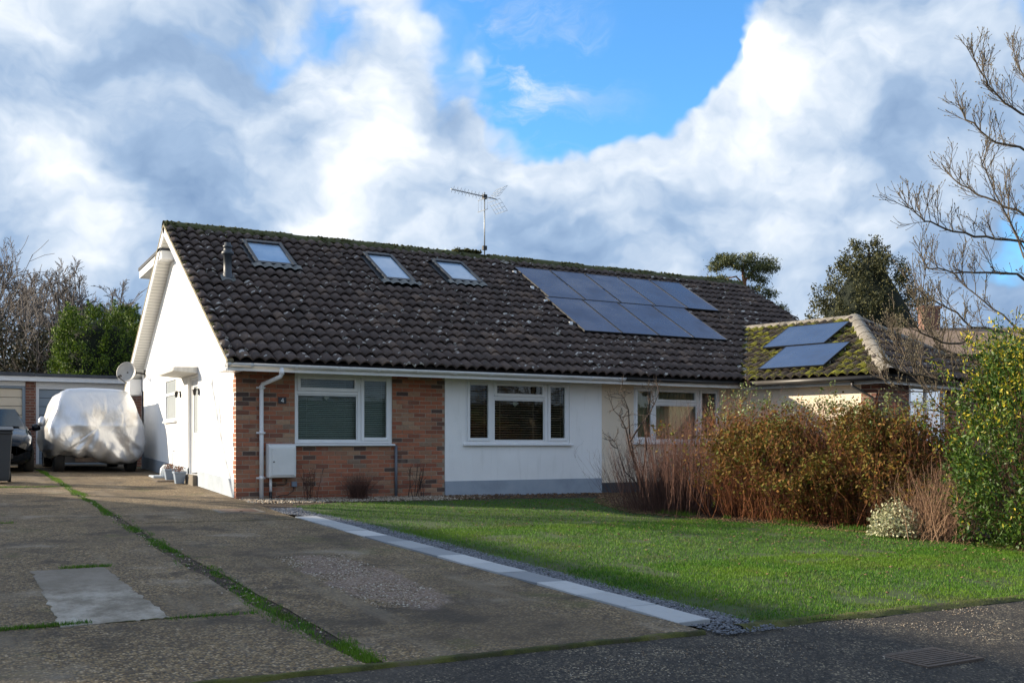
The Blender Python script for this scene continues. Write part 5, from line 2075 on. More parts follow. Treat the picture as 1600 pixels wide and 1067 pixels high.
def make_black_car():
    cx, y0 = -3.42, 7.15
    g = gz(cx, y0)
    t = empty('car', (cx, y0 + 2, g), 'black hatchback with clouded headlamp behind the wheelie bin', 'car')
    stn = [(0.0, .52, .30, .52, .40, .60), (.06, .70, .22, .60, .56, .69), (.2, .80, .19, .68, .64, .77), (.45, .85, .18, .78, .68, .85), (.8, .87, .18, .86, .70, .93),
           (1.15, .88, .18, .92, .74, .99), (1.45, .88, .18, .95, .70, 1.18), (1.8, .88, .18, .96, .63, 1.37), (2.1, .88, .18, .97, .60, 1.43), (2.7, .88, .18, .97, .60, 1.45),
           (3.3, .87, .18, .97, .58, 1.41), (3.7, .84, .20, .96, .58, 1.22), (3.95, .78, .26, .90, .56, .98), (4.02, .6, .34, .70, .45, .80)]
    rings = []
    for y, w, zb, zl, wt, zt in stn:
        r = [(0, zb), (w * .8, zb), (w * .97, zb + .10), (w, zb + .28), (w, zl - .14), (w * .97, zl - .03), (wt + (w - wt) * .3, zl + (zt - zl) * .5), (wt, zt - .035), (wt * .8, zt - .005), (0, zt)]
        r = r + [(-a, b) for a, b in reversed(r[1:-1])]
        rings.append([(cx + a, y0 + y, g + b) for a, b in r])
    body = MB().loft(rings, smooth=True).build('body', 'car_paint', t)
    # windscreen sheet lying a few mm off the body
    rows = []
    for f in np.linspace(0, 1, 6):
        y, z, w = 1.16 + .70 * f, 1.005 + .405 * f, .70 - .13 * f
        rows.append([(cx + w * (k / 5 - 1), y0 + y - .03 - .09 * (1 - (k / 5 - 1) ** 2) * (1 - f * .6), g + z + .012) for k in range(11)])
    rowgrid('windscreen', rows, 'car_glass', t)
    for sx in (-1, 1):
        hl = MB()
        pts = []
        for (x, y, z) in ((.36, .04, .60), (.62, .10, .60), (.80, .26, .63), (.835, .50, .76), (.80, .56, .81), (.62, .36, .775), (.40, .14, .70)):
            pts.append((cx + sx * x, y0 + y - .022, g + z + .012))
        c = Vector((cx + sx * .62, y0 + .19, g + .715))
        hl.add([c] + pts, [(0, 1 + k, 1 + (k + 1) % 7) for k in range(7)], True)
        hl.build('headlight', 'headlamp', t)
        wheel(t, cx + sx * .79, y0 + .80, g + .30, .30, .19, sx)
        wheel(t, cx + sx * .79, y0 + 3.2, g + .30, .30, .19, sx)
        m_ = Vector((cx + sx * .98, y0 + 1.42, g + 1.0))
        mi = MB().lathe([(0, -.09), (.06, -.085), (.08, -.03), (.08, .03), (.06, .085), (0, .09)], m_, 12, (1, 0, .1))
        mi.tube([m_, m_ + Vector((-sx * .14, .04, -.05))], .02, 6)
        mi.build('mirror', 'car_paint', t)
    MB().box(cx - .45, cx + .45, y0 - .02, y0 + .06, g + .30, g + .42).build('grille', 'black_plastic', t, bevel=.02)
    MB().box(cx - .26, cx + .26, y0 - .035, y0 - .021, g + .43, g + .54).build('number_plate', 'garage_white', t)


def make_bin():
    c = Vector((-3.40, 4.25, gz(-3.4, 4.25)))
    t = empty('wheelie_bin', c, 'dark grey wheelie bin standing in front of the black car', 'bin')
    x, y, z = c
    rings = []
    for q, h in ((.225, .04), (.235, .10), (.275, .90), (.285, .905), (.285, .96)):
        d = q * 1.15
        rings.append([(x - q, y - d, z + h), (x + q, y - d, z + h), (x + q, y + d, z + h), (x - q, y + d, z + h)])
    MB().loft(rings, smooth=False).build('body', 'bin_plastic', t, bevel=.012)
    MB().prism([(y - .36, .962), (y - .36, .985), (y - .1, 1.04), (y + .28, 1.05), (y + .36, 1.0), (y + .36, .962)], 'x', x - .30, x + .30).build('lid', 'bin_plastic', t, bevel=.01)
    l = t.children[-1]
    l.location.z += z
    MB().tube([(x - .25, y + .40, z + .97), (x + .25, y + .40, z + .97)], .018, 8).build('handle', 'bin_plastic', t)
    for s in (-1, 1):
        MB().lathe([(0, -.03), (.10, -.03), (.10, .03), (0, .03)], (x + s * .25, y + .28, z + .10), 16, (1, 0, 0)).build('wheel', 'tyre', t)


# ------------------------------------------------------------------ plants
def wander(p, d, length, n, curl, rng, lift=0.0):
    pts = [Vector(p)]
    d = Vector(d).normalized()
    for k in range(n):
        d = (d + Vector((rng.gauss(0, curl), rng.gauss(0, curl), rng.gauss(0, curl) + lift))).normalized()
        pts.append(pts[-1] + d * (length / n))
    return pts, d


def grow(mb, p, d, length, r, level, top, rng, spec, tips=None):
    """one limb and its side shoots; spec per level: (segments, curl, lift, children, angle, length ratio, sides)"""
    n, curl, lift, kids, ang, ratio, sides = spec[level]
    pts, dend = wander(p, d, length, n, curl, rng, lift)
    r1 = r * (.55 if level < top else .45)
    mb.tube(pts, [max(r + (r1 - r) * i / n, spec_min[0]) for i in range(n + 1)], sides, caps=False)
    if level >= top:
        if tips is not None:
            tips.append((pts[-1], dend))
        return
    for k in range(kids):
        f = .30 + .70 * (k + rng.random() * .8) / kids
        f = min(f, 1.0)
        i = min(int(f * n), n - 1)
        q = pts[i].lerp(pts[i + 1], f * n - i)
        dd = (pts[i + 1] - pts[i]).normalized()
        side = dd.orthogonal().normalized()
        side.rotate(Matrix.Rotation(rng.uniform(0, 6.283), 3, dd))
        a = ang * rng.uniform(.6, 1.3)
        nd = dd * math.cos(a) + side * math.sin(a)
        grow(mb, q, nd, length * ratio * rng.uniform(.7, 1.25) * (1.1 - .35 * f), r * (.62 - .18 * f), level + 1, top, rng, spec, tips)
    if tips is not None and level == top - 1:
        tips.append((pts[-1], dend))


spec_min = [.004]


def make_left_trees():
    spec_min[0] = .011
    labs = ['tall bare tree at the left edge behind the garages', 'bare many-branched tree second from the left behind the garages', 'bare tree with twin leaders left of the clipped conifer',
            'slender bare tree just behind the left side of the conifer', 'bare tree rising above the middle of the conifer', 'spreading bare tree above the right side of the conifer',
            'faint bare tree between the conifer and the white gable', 'leaning bare tree low behind the thicket']
    data = [(8, 388, 47), (48, 392, 44), (88, 400, 46), (122, 412, 43), (150, 425, 48), (178, 437, 45), (216, 470, 52), (28, 440, 40)]
    for i, (px, py, D) in enumerate(data):
        rng = random.Random(100 + i * 7)
        top = at(px, py, D)
        base = Vector((top.x + rng.uniform(-.6, .6), top.y, .3))
        h = top.z - base.z
        t = empty('bare_tree', base, labs[i], 'tree', 'bare trees behind the garages')
        spec = [(7, .05, .02, 9, .55, .55, 6), (5, .10, .05, 6, .55, .50, 4), (4, .12, .06, 5, .6, .55, 3), (3, .14, .05, 4, .6, .6, 3), (2, .15, .04, 0, 0, 0, 3)]
        mb = MB()
        tr = MB()
        pts, dend = wander(base, (rng.gauss(0, .05), 0, 1), h * .42, 5, .05, rng)
        tr.tube(pts, [.16 - .02 * k for k in range(6)], 7)
        tr.build('trunk', 'bark_dark', t)
        for k in range(3):
            d = Vector((rng.gauss(0, .32), rng.gauss(0, .32), 1))
            grow(mb, pts[-1 - k % 2], d, h * rng.uniform(.34, .46), .070, 0, 4, rng, [(6, .07, .04, 7, .5, .5, 5), (4, .11, .06, 5, .55, .52, 4), (3, .13, .05, 4, .6, .55, 3), (3, .15, .04, 3, .6, .6, 3), (2, .16, .03, 0, 0, 0, 3)])
        mb.build('crown', 'bark_pale', t)


def clump_centres(rng, n, surf):
    return np.array([surf(rng) for _ in range(n)])


def foliage(centres, per, spread, seed, flat=1.0):
    rng = np.random.default_rng(seed)
    n = len(centres)
    P = np.repeat(centres, per, axis=0) + rng.standard_normal((n * per, 3)) * np.array([spread, spread, spread * flat])
    return P


def make_thicket():
    for i, (px, w, top, D, lab) in enumerate(((20, 2.2, 505, 37, 'dark ivy-grown thicket at the left edge behind the garage roof'), (85, 1.7, 515, 36, 'dark brambly thicket between the bare trunks and the conifer'),
                                              (150, 1.5, 540, 39, 'low dark undergrowth behind the conifer'))):
        rng = random.Random(40 + i)
        c = at(px, 600, D)
        c.z = .3
        h = at(px, top, D).z - .3
        t = empty('thicket', c, lab, 'shrub', 'undergrowth behind the garages')
        cs = []
        for k in range(170):
            a = rng.uniform(0, 6.28)
            r = w * math.sqrt(rng.random())
            z = .6 + (h - .6) * rng.random() ** .7 * (1 - .35 * (r / w) ** 2)
            cs.append((c.x + r * math.cos(a), c.y + r * math.sin(a) * .6, c.z + z))
        P = foliage(np.array(cs), 62, .22, 60 + i)
        leaf_quads('foliage', P, .07, .15, 'ivy', t, seed=i, aspect=.7)
        spec_min[0] = .009
        mb = MB()
        for k in range(10):
            grow(mb, c + Vector((rng.uniform(-w, w), rng.uniform(-.5, .5), 0)), (rng.gauss(0, .2), rng.gauss(0, .2), 1), h * rng.uniform(.8, 1.25), .04, 0, 2, rng,
                 [(5, .08, .05, 7, .6, .4, 4), (3, .12, .05, 5, .6, .5, 3), (3, .14, .04, 0, 0, 0, 3)])
        mb.build('stems', 'bark_pale', t)


def make_conifer():
    D = 31
    c = at(160, 600, D)
    c.z = .3
    h = at(160, 481, D).z - .3
    t = empty('conifer', c, 'dense bright green rounded conifer rising behind the garage roof', 'tree')
    rng = random.Random(3)
    R0 = 1.32
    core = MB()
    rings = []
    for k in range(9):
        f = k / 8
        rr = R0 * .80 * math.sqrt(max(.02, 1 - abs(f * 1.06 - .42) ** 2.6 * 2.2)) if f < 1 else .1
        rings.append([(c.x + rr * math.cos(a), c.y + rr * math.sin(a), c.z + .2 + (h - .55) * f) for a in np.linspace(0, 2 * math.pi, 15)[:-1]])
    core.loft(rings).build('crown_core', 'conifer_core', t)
    P, O = [], []
    nr = np.random.default_rng(4)
    for k in range(460):
        f = rng.random() ** .8
        a = rng.uniform(0, 6.283)
        rr = R0 * math.sqrt(max(.03, 1 - abs(f * 1.04 - .42) ** 2.6 * 2.2)) * rng.uniform(.80, 1.04) * (1 + .12 * mnoise.noise(Vector((a * 1.5, f * 4, 0))))
        b = Vector((c.x + rr * math.cos(a), c.y + rr * math.sin(a), c.z + .2 + (h - .35) * f))
        out = Vector((math.cos(a), math.sin(a), .9 + f)).normalized()
        L = rng.uniform(.22, .42)
        m = 150
        u = nr.random(m)
        sp = (.135 * (1 - u * .85))[:, None]
        pts = np.array(b)[None] + np.array(out)[None] * (u * L)[:, None] + nr.standard_normal((m, 3)) * sp
        P.append(pts)
        O.append(np.repeat(np.array(out)[None] * 1.6, m, 0))
    leaf_quads('foliage', np.concatenate(P), .035, .085, 'conifer_bright', t, seed=5, aspect=.5, outward=np.concatenate(O))
    MB().tube([c, c + Vector((0, 0, 1.5))], [.14, .1], 8).build('trunk', 'bark_dark', t)


def make_right_trees():
    # umbrella pine beyond the ridge
    D = 58
    foot = at(1166, 690, D)
    foot.z = .3
    t = empty('pine_tree', foot, 'flat-topped pine showing above the right end of the ridge', 'tree')
    tr = MB()
    tr.tube([foot, at(1168, 560, D), at(1163, 470, D), at(1163, 440, D), at(1160, 420, D)], [.26, .22, .16, .12, .07], 8)
    tr.tube([at(1163, 440, D), at(1175, 425, D), at(1192, 415, D)], [.08, .06, .03], 6)
    tr.tube([at(1163, 445, D), at(1150, 432, D), at(1128, 437, D)], [.07, .05, .03], 6)
    tr.tube([at(1165, 460, D), at(1180, 452, D), at(1196, 458, D)], [.06, .05, .03], 6)
    tr.build('trunk', 'bark_pine', t)
    rng = np.random.default_rng(8)
    pads = [(1160, 404, 30, 6), (1130, 412, 20, 7), (1190, 410, 22, 8), (1150, 415, 26, 8), (1178, 420, 24, 8), (1200, 421, 17, 6), (1120, 420, 14, 5), (1175, 432, 14, 6), (1125, 438, 17, 4),
            (1190, 457, 15, 4), (1180, 450, 10, 4), (1204, 462, 9, 4), (1200, 474, 8, 4), (1140, 402, 18, 4), (1188, 438, 12, 5), (1212, 482, 14, 8), (1222, 494, 12, 8), (1110, 436, 8, 3)]
    k = D / 1556
    P = []
    for px, py, rx, rz in pads:
        for q in range(int(rx * rz / 9) + 3):
            a, rr = rng.uniform(0, 6.283), math.sqrt(rng.random())
            c = np.array(at(px + rx * rr * math.cos(a), py + rz * rng.uniform(-1, .8) * (1 - rr * .5), D)) + np.array(FW) * (rx * k * rr * math.sin(a))
            m = 34
            P.append(c + rng.standard_normal((m, 3)) * np.array([.17, .17, .09]))
    leaf_quads('crown', np.concatenate(P), .12, .30, 'pine_needle', t, seed=9, aspect=.22, up=.8)
    # dark cypress
    D = 46
    foot = at(1358, 690, D)
    foot.z = .3
    t = empty('cypress_tree', foot, 'dark full evergreen standing behind the hipped wing roof', 'tree')
    MB().tube([foot, at(1358, 470, D), at(1358, 395, D)], [.35, .2, .04], 8).build('trunk', 'bark_dark', t)
    k = D / 1556
    P, O = [], []
    r = random.Random(5)
    for i in range(430):
        f = r.random() ** .75
        y = 388 + (640 - 388) * f
        half = min(82, 9 + 150 * f ** .72) * (1 + .22 * mnoise.noise(Vector((f * 9, i * .01, 2))))
        a = r.uniform(0, 6.283)
        rr = half * math.sqrt(r.random()) if r.random() < .35 else half * r.uniform(.78, 1.02)
        c = at(1358, y, D) + (RT * math.cos(a) + FW * math.sin(a)) * (rr * k)
        out = (RT * math.cos(a) + FW * math.sin(a)) * .5 + Vector((0, 0, .85))
        m = 105
        u = rng.random(m)
        L = r.uniform(.35, .75)
        P.append(np.array(c)[None] + np.array(out)[None] * (u * L)[:, None] + rng.standard_normal((m, 3)) * (.20 * (1 - .6 * u))[:, None])
        O.append(np.repeat(np.array(out)[None] * 1.2, m, 0))
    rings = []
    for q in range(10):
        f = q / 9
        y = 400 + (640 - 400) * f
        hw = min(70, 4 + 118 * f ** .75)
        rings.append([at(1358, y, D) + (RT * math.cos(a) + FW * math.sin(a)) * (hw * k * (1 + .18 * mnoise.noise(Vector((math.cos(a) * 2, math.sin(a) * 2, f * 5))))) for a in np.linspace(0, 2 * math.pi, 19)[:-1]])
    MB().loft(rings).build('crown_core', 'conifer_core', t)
    leaf_quads('crown', np.concatenate(P), .07, .16, 'cypress', t, seed=12, aspect=.5, outward=np.concatenate(O))


def make_far_house():
    D = 37
    a, b = at(1385, 512, D), at(1640, 512, D)
    base = at(1530, 700, D)
    base.z = .2
    t = empty('far_house', base, 'distant house with brown roof and brick chimney behind the magnolia', 'house')
    d = (b - a).normalized()
    n = Vector((-d.y, d.x, 0))
    rz = a.z
    ez = at(1530, 566, D).z
    L = (b - a).length / 2
    c = (a + b) / 2
    c0 = Vector((c.x, c.y, 0))
    mb = MB()
    q = 3.2
    pts = [c0 - d * L - n * q + Vector((0, 0, ez)), c0 + d * L - n * q + Vector((0, 0, ez)), c0 + d * L + Vector((0, 0, rz)), c0 - d * L + Vector((0, 0, rz)),
           c0 + d * L + n * q + Vector((0, 0, ez)), c0 - d * L + n * q + Vector((0, 0, ez))]
    mb.add(pts, [(0, 1, 2, 3), (3, 2, 4, 5), (0, 3, 5), (1, 4, 2)])
    mb.build('roof', 'far_roof', t)
    MB().obox(c0 + Vector((0, 0, (ez + .1) / 2)), d * (L - .3), n * (q - .4), (0, 0, (ez - .3) / 2)).build('wall', 'brick_far', t)
    p = at(1452, 505, D)
    MB().obox((p.x, p.y, p.z - .3), d * .30, n * .26, (0, 0, .85)).build('chimney', 'brick_far', t)
    MB().obox((p.x, p.y, p.z + .56), d * .35, n * .31, (0, 0, .05)).build('chimney_cap', 'brick_far', t)


def make_magnolia():
    D = 14.6
    foot = at(1668, 690, D)
    foot.z = gz(foot.x, foot.y)
    t = empty('magnolia_tree', foot, 'bare magnolia with furry buds reaching in from the right edge', 'tree')
    rng = random.Random(17)
    spec_min[0] = .0032
    fork = at(1660, 600, D)
    tr = MB()
    tr.tube([foot, foot.lerp(fork, .5) + Vector((.05, .03, 0)), fork], [.13, .11, .095], 9)
    tr.build('trunk', 'bark_grey', t)
    limbs = [
        ([(1660, 600), (1690, 420), (1680, 280), (1640, 255), (1590, 232), (1545, 215), (1510, 185), (1500, 165)], .055, 0.0),
        ([(1680, 330), (1650, 220), (1610, 185), (1570, 160), (1545, 135), (1530, 105), (1520, 80)], .040, -.5),
        ([(1675, 260), (1640, 170), (1605, 135), (1590, 100), (1582, 74)], .034, .4),
        ([(1660, 600), (1670, 440), (1640, 360), (1590, 330), (1540, 308), (1500, 290), (1475, 262)], .050, .5),
        ([(1665, 560), (1650, 430), (1600, 380), (1540, 370), (1490, 362), (1455, 348), (1432, 335), (1412, 318)], .048, -.3),
        ([(1662, 600), (1640, 470), (1590, 430), (1540, 425), (1490, 425), (1455, 420), (1432, 392)], .046, .3),
        ([(1660, 605), (1620, 540), (1570, 522), (1520, 510), (1480, 480), (1450, 465), (1420, 440)], .044, -.6),
        ([(1660, 610), (1610, 560), (1560, 545), (1510, 535), (1471, 534), (1440, 520), (1425, 500)], .050, -1.0),
        ([(1655, 640), (1600, 610), (1540, 600), (1490, 600), (1440, 588), (1405, 580), (1380, 560)], .040, -.8),
        ([(1660, 620), (1610, 590), (1550, 570), (1490, 556), (1440, 560), (1410, 552), (1385, 520)], .036, .6),
        ([(1660, 600), (1625, 470), (1600, 400), (1575, 330), (1570, 270)], .036, .9),
        ([(1660, 650), (1580, 640), (1520, 650), (1470, 640), (1440, 600)], .030, -.4),
        ([(1660, 610), (1590, 575), (1520, 560), (1470, 545), (1445, 505), (1438, 470)], .030, .3),
        ([(1655, 640), (1580, 600), (1500, 580), (1440, 575), (1400, 545), (1390, 505)], .030, -.2),
        ([(1660, 600), (1600, 520), (1550, 480), (1510, 450), (1490, 400)], .030, .2),
        ([(1660, 580), (1620, 430), (1580, 350), (1540, 270), (1530, 240)], .028, -.7),
        ([(1660, 655), (1570, 620), (1490, 610), (1430, 612), (1385, 600), (1370, 575)], .026, .4),
    ]
    # the half of the crown that stands outside the picture
    limbs += [([(2 * 1668 - x, y + 12) for x, y in pts], r, -dd) for pts, r, dd in limbs[::2]]
    tips = []
    for pts, r, dd in limbs:
        mb = MB()
        n = len(pts)
        P = [at(x, y, D + dd * (i / (n - 1))) for i, (x, y) in enumerate(pts)]
        fine = []
        for i in range(n - 1):
            for k in range(3):
                q = P[i].lerp(P[i + 1], k / 3)
                fine.append(q + Vector((rng.gauss(0, .014), rng.gauss(0, .014), rng.gauss(0, .014))))
        fine.append(P[-1])
        m = len(fine) - 1
        mb.tube(fine, [.62 * r * (1 - .88 * (i / m) ** .7) + .0035 for i in range(m + 1)], 6, caps=False)
        tips.append((fine[-1], (fine[-1] - fine[-2]).normalized()))
        for i in range(5, m):
            for k in range(2 if i > 7 else 1):
                if rng.random() < .95:
                    d = (fine[i + 1] - fine[i]).normalized()
                    side = d.orthogonal()
                    side.rotate(Matrix.Rotation(rng.uniform(0, 6.28), 3, d))
                    nd = d * .65 + side.normalized() * .75 + Vector((0, 0, .45))
                    grow(mb, fine[i], nd, rng.uniform(.20, .52), .0062, 0, 1, rng, [(5, .13, .09, 8, .65, .45, 4), (4, .14, .13, 0, 0, 0, 3)], tips)
        mb.build('limb', 'bark_grey', t)
    bm_ = MB()
    for p, d in tips:
        L = rng.uniform(.025, .05)
        w = L * .19
        s = d.orthogonal().normalized()
        u = d.cross(s)
        bm_.add([p, p + d * L * .45 + s * w, p + d * L * .45 + u * w, p + d * L * .45 - s * w, p + d * L * .45 - u * w, p + d * L],
                [(0, 2, 1), (0, 3, 2), (0, 4, 3), (0, 1, 4), (1, 2, 5), (2, 3, 5), (3, 4, 5), (4, 1, 5)], True)
    tag(bm_.build('buds', 'bud', t), kind='stuff')


def stems_np(roots, tips, bow, r, seed, n=5, sides=3, jit=.02):
    """many bowed canes as one mesh"""
    rng = np.random.default_rng(seed)
    m = len(roots)
    u = np.linspace(0, 1, n + 1)
    C = roots[:, None] * (1 - u)[None, :, None] + tips[:, None] * u[None, :, None]
    C += bow[:, None] * (np.sin(u * math.pi) * .5 + u * 0)[None, :, None]
    j = rng.standard_normal((m, n + 1, 3)) * jit
    j[:, 0] = 0
    C += np.cumsum(j, 1) * .6
    rad = r[:, None] * (1 - .7 * u)[None]
    ang = np.arange(sides) * 2 * math.pi / sides
    ring = np.stack([np.cos(ang), np.sin(ang), np.zeros(sides)], -1)
    V = C[:, :, None] + ring[None, None] * rad[:, :, None, None]
    idx = np.arange(m * (n + 1) * sides).reshape(m, n + 1, sides)
    a = idx[:, :-1]
    b = idx[:, 1:]
    F = np.stack([a, np.roll(a, -1, 2), np.roll(b, -1, 2), b], -1).reshape(-1, 4)
    return V.reshape(-1, 3), F, C


def np_quads(name, V, F, mat, parent):
    loc = WORLD[parent.name]
    me = bpy.data.meshes.new(name)
    me.vertices.add(len(V))
    me.vertices.foreach_set('co', (V - np.array(loc)).astype(np.float32).ravel())
    me.loops.add(F.size)
    me.loops.foreach_set('vertex_index', F.astype(np.int32).ravel())
    me.polygons.add(len(F))
    me.polygons.foreach_set('loop_start', np.arange(0, F.size, 4, dtype=np.int32))
    me.polygons.foreach_set('use_smooth', np.ones(len(F), bool))
    me.update(calc_edges=True)
    me.materials.append(MATS[mat])
    o = bpy.data.objects.new(name, me)
    return link(o, parent, loc)


def make_hedge():
    rng = np.random.default_rng(33)
    A, B = np.array([6.62, -4.35]), np.array([7.95, -7.15])
    ax = (B - A) / np.linalg.norm(B - A)
    nm = np.array([ax[1], -ax[0]])
    t = empty('hedge_shrub', (7.1, -5.6, gz(7.1, -5.6)), 'big rounded shrub of reddish canes with small green leaves beside the lawn', 'shrub')
    m = 2100
    u = rng.random(m)
    off = rng.normal(0, .28, m)
    base = A[None] + (B - A)[None] * u[:, None] + nm[None] * off[:, None]
    roots = np.stack([base[:, 0], base[:, 1], gzv(base[:, 0], base[:, 1]) - .02], -1)
    lean = np.clip(off * 1.0 + rng.normal(0, .38, m), -.95, .95)
    tp = base + nm[None] * lean[:, None] + ax[None] * rng.normal(0, .34, m)[:, None]
    # rounded cross section: the canes that lean out most end lowest
    lump = np.array([mnoise.noise(Vector((a * 5, 1.0, 3.0))) for a in u])
    prof = (1.62 + .22 * lump) * np.clip(np.minimum(u + .12, 1.12 - u) * 6, .55, 1)
    h = prof * np.sqrt(np.clip(1 - (lean / 1.25) ** 2, .1, 1)) * np.clip(rng.normal(.88, .16, m), .35, 1.06)
    tips = np.stack([tp[:, 0], tp[:, 1], gzv(tp[:, 0], tp[:, 1]) + h], -1)
    bow = np.concatenate([rng.normal(0, .20, (m, 2)), np.abs(rng.normal(0, .18, (m, 1)))], 1)
    V, F, C = stems_np(roots, tips, bow, rng.uniform(.002, .005, m), 3, n=7, jit=.05)
    np_quads('canes', V, F, 'stem_red', t)
    # tangle of side twigs, some drooping
    for k, up, mat, sd in ((13000, .02, 'stem_red', 4), (9000, -.05, 'stem_brown', 5)):
        i = rng.integers(0, m, k)
        s = rng.integers(2, 8, k)
        r2 = C[i, s]
        t2 = r2 + rng.normal(0, .16, (k, 3)) * np.array([1, 1, .7]) + np.array([0, 0, up])
        V, F, C2 = stems_np(r2, t2, rng.normal(0, .07, (k, 3)), np.full(k, .0019), sd, n=3, jit=.03)
        np_quads('twigs', V, F, mat, t)
    # leaves hang in clumps, thickest in the upper half
    nc = 3000
    i = rng.integers(0, m, nc)
    f = np.clip(1.02 - np.abs(rng.normal(0, .42, nc)), .10, 1) * 7
    s0 = np.clip(f.astype(int), 0, 6)
    fr = (f - s0)[:, None]
    cc = C[i, s0] * (1 - fr) + C[i, s0 + 1] * fr
    wgt = np.clip(np.array([.55 + 1.5 * mnoise.noise(Vector(c) * 1.6) for c in cc]), .05, 1.3) * np.where(u[i] < .18, .45, 1)
    P = []
    for c, w in zip(cc, wgt):
        k = int(38 * w)
        P.append(c + rng.standard_normal((k, 3)) * np.array([.085, .085, .07]))
    P = np.concatenate(P)
    leaf_quads('leaves', P, .026, .074, 'leaf_hedge', t, seed=21, aspect=.55)
    # paler young leaves and shoots standing out of the top
    top = np.argsort(-tips[:, 2])[:520]
    i = rng.choice(top, 170)
    P, sr, sp = [], [], []
    for q in i:
        b = C[q, 7]
        e = b + np.array([rng.normal(0, .05), rng.normal(0, .05), rng.uniform(.03, .20)])
        sr.append(b)
        sp.append(e)
        k = 16
        P.append(b + (e - b) * rng.random((k, 1)) + rng.normal(0, .03, (k, 3)))
    leaf_quads('young_leaves', np.concatenate(P), .022, .055, 'leaf_hedge_pale', t, seed=22, aspect=.5, up=.6)
    V, F, C3 = stems_np(np.array(sr), np.array(sp), np.zeros((170, 3)), np.full(170, .002), 23, n=3)
    np_quads('shoots', V, F, 'stem_brown', t)


def make_cane_clump():
    rng = np.random.default_rng(51)
    t = empty('cane_clump', (6.0, -3.7, gz(6, -3.7)), 'clump of upright leafless purple-brown canes before the neighbouring window', 'shrub')
    m = 950
    base = np.array([6.15, -3.75])[None] + rng.standard_normal((m, 2)) * np.array([.42, .34])
    roots = np.stack([base[:, 0], base[:, 1], gzv(base[:, 0], base[:, 1]) - .02], -1)
    tp = base + (base - np.array([6.15, -3.75])) * .45 + rng.normal(0, .12, (m, 2))
    d = base[:, 0] - 6.15 + (base[:, 1] + 3.75) * -.4
    h = np.clip(1.50 + .55 * d, .7, 1.95) * rng.uniform(.5, 1.05, m)
    tips = np.stack([tp[:, 0], tp[:, 1], gzv(tp[:, 0], tp[:, 1]) + h], -1)
    V, F, C = stems_np(roots, tips, np.concatenate([rng.normal(0, .08, (m, 2)), np.zeros((m, 1))], 1), rng.uniform(.002, .0055, m), 6, n=6)
    np_quads('canes', V, F, 'stem_brown', t)
    k = 3200
    i = rng.integers(0, m, k)
    s = rng.integers(2, 7, k)
    r2 = C[i, s]
    t2 = r2 + rng.normal(0, .07, (k, 3)) + np.array([0, 0, .13])
    V, F, C2 = stems_np(r2, t2, rng.normal(0, .03, (k, 3)), np.full(k, .002), 7, n=3)
    np_quads('twigs', V, F, 'stem_brown', t)
    # gnarled dark bush at its left
    D = 16.2
    foot = at(1012, 792, D)
    foot.z = gz(foot.x, foot.y)
    t = empty('dead_bush', foot, 'gnarled dark leafless bush against the cream wall', 'shrub')
    spec_min[0] = .003
    r = random.Random(9)
    for pts, rr in (([(1012, 792), (998, 740), (985, 705), (978, 670), (968, 650), (958, 640)], .024), ([(990, 715), (984, 680), (982, 640), (975, 622), (968, 612)], .017),
                    ([(984, 690), (1000, 665), (1012, 650), (1022, 632), (1030, 612)], .017), ([(1012, 792), (1003, 750), (1010, 700), (1008, 660), (1014, 630), (1012, 608)], .016),
                    ([(1000, 760), (975, 735), (965, 700), (960, 690)], .012)):
        mb = MB()
        P = [at(x, y, D + r.uniform(-.08, .08)) for x, y in pts]
        mb.tube(P, [rr * (1 - .75 * i / (len(P) - 1)) for i in range(len(P))], 6, caps=False)
        for i in range(2, len(P)):
            for k in range(3):
                nd = Vector((r.gauss(0, 1), r.gauss(0, 1), r.gauss(.6, .7)))
                grow(mb, P[i], nd, r.uniform(.12, .32), .007, 0, 1, r, [(4, .2, .05, 4, .7, .5, 4), (3, .2, .05, 0, 0, 0, 3)])
        mb.build('limb', 'bark_dark', t)


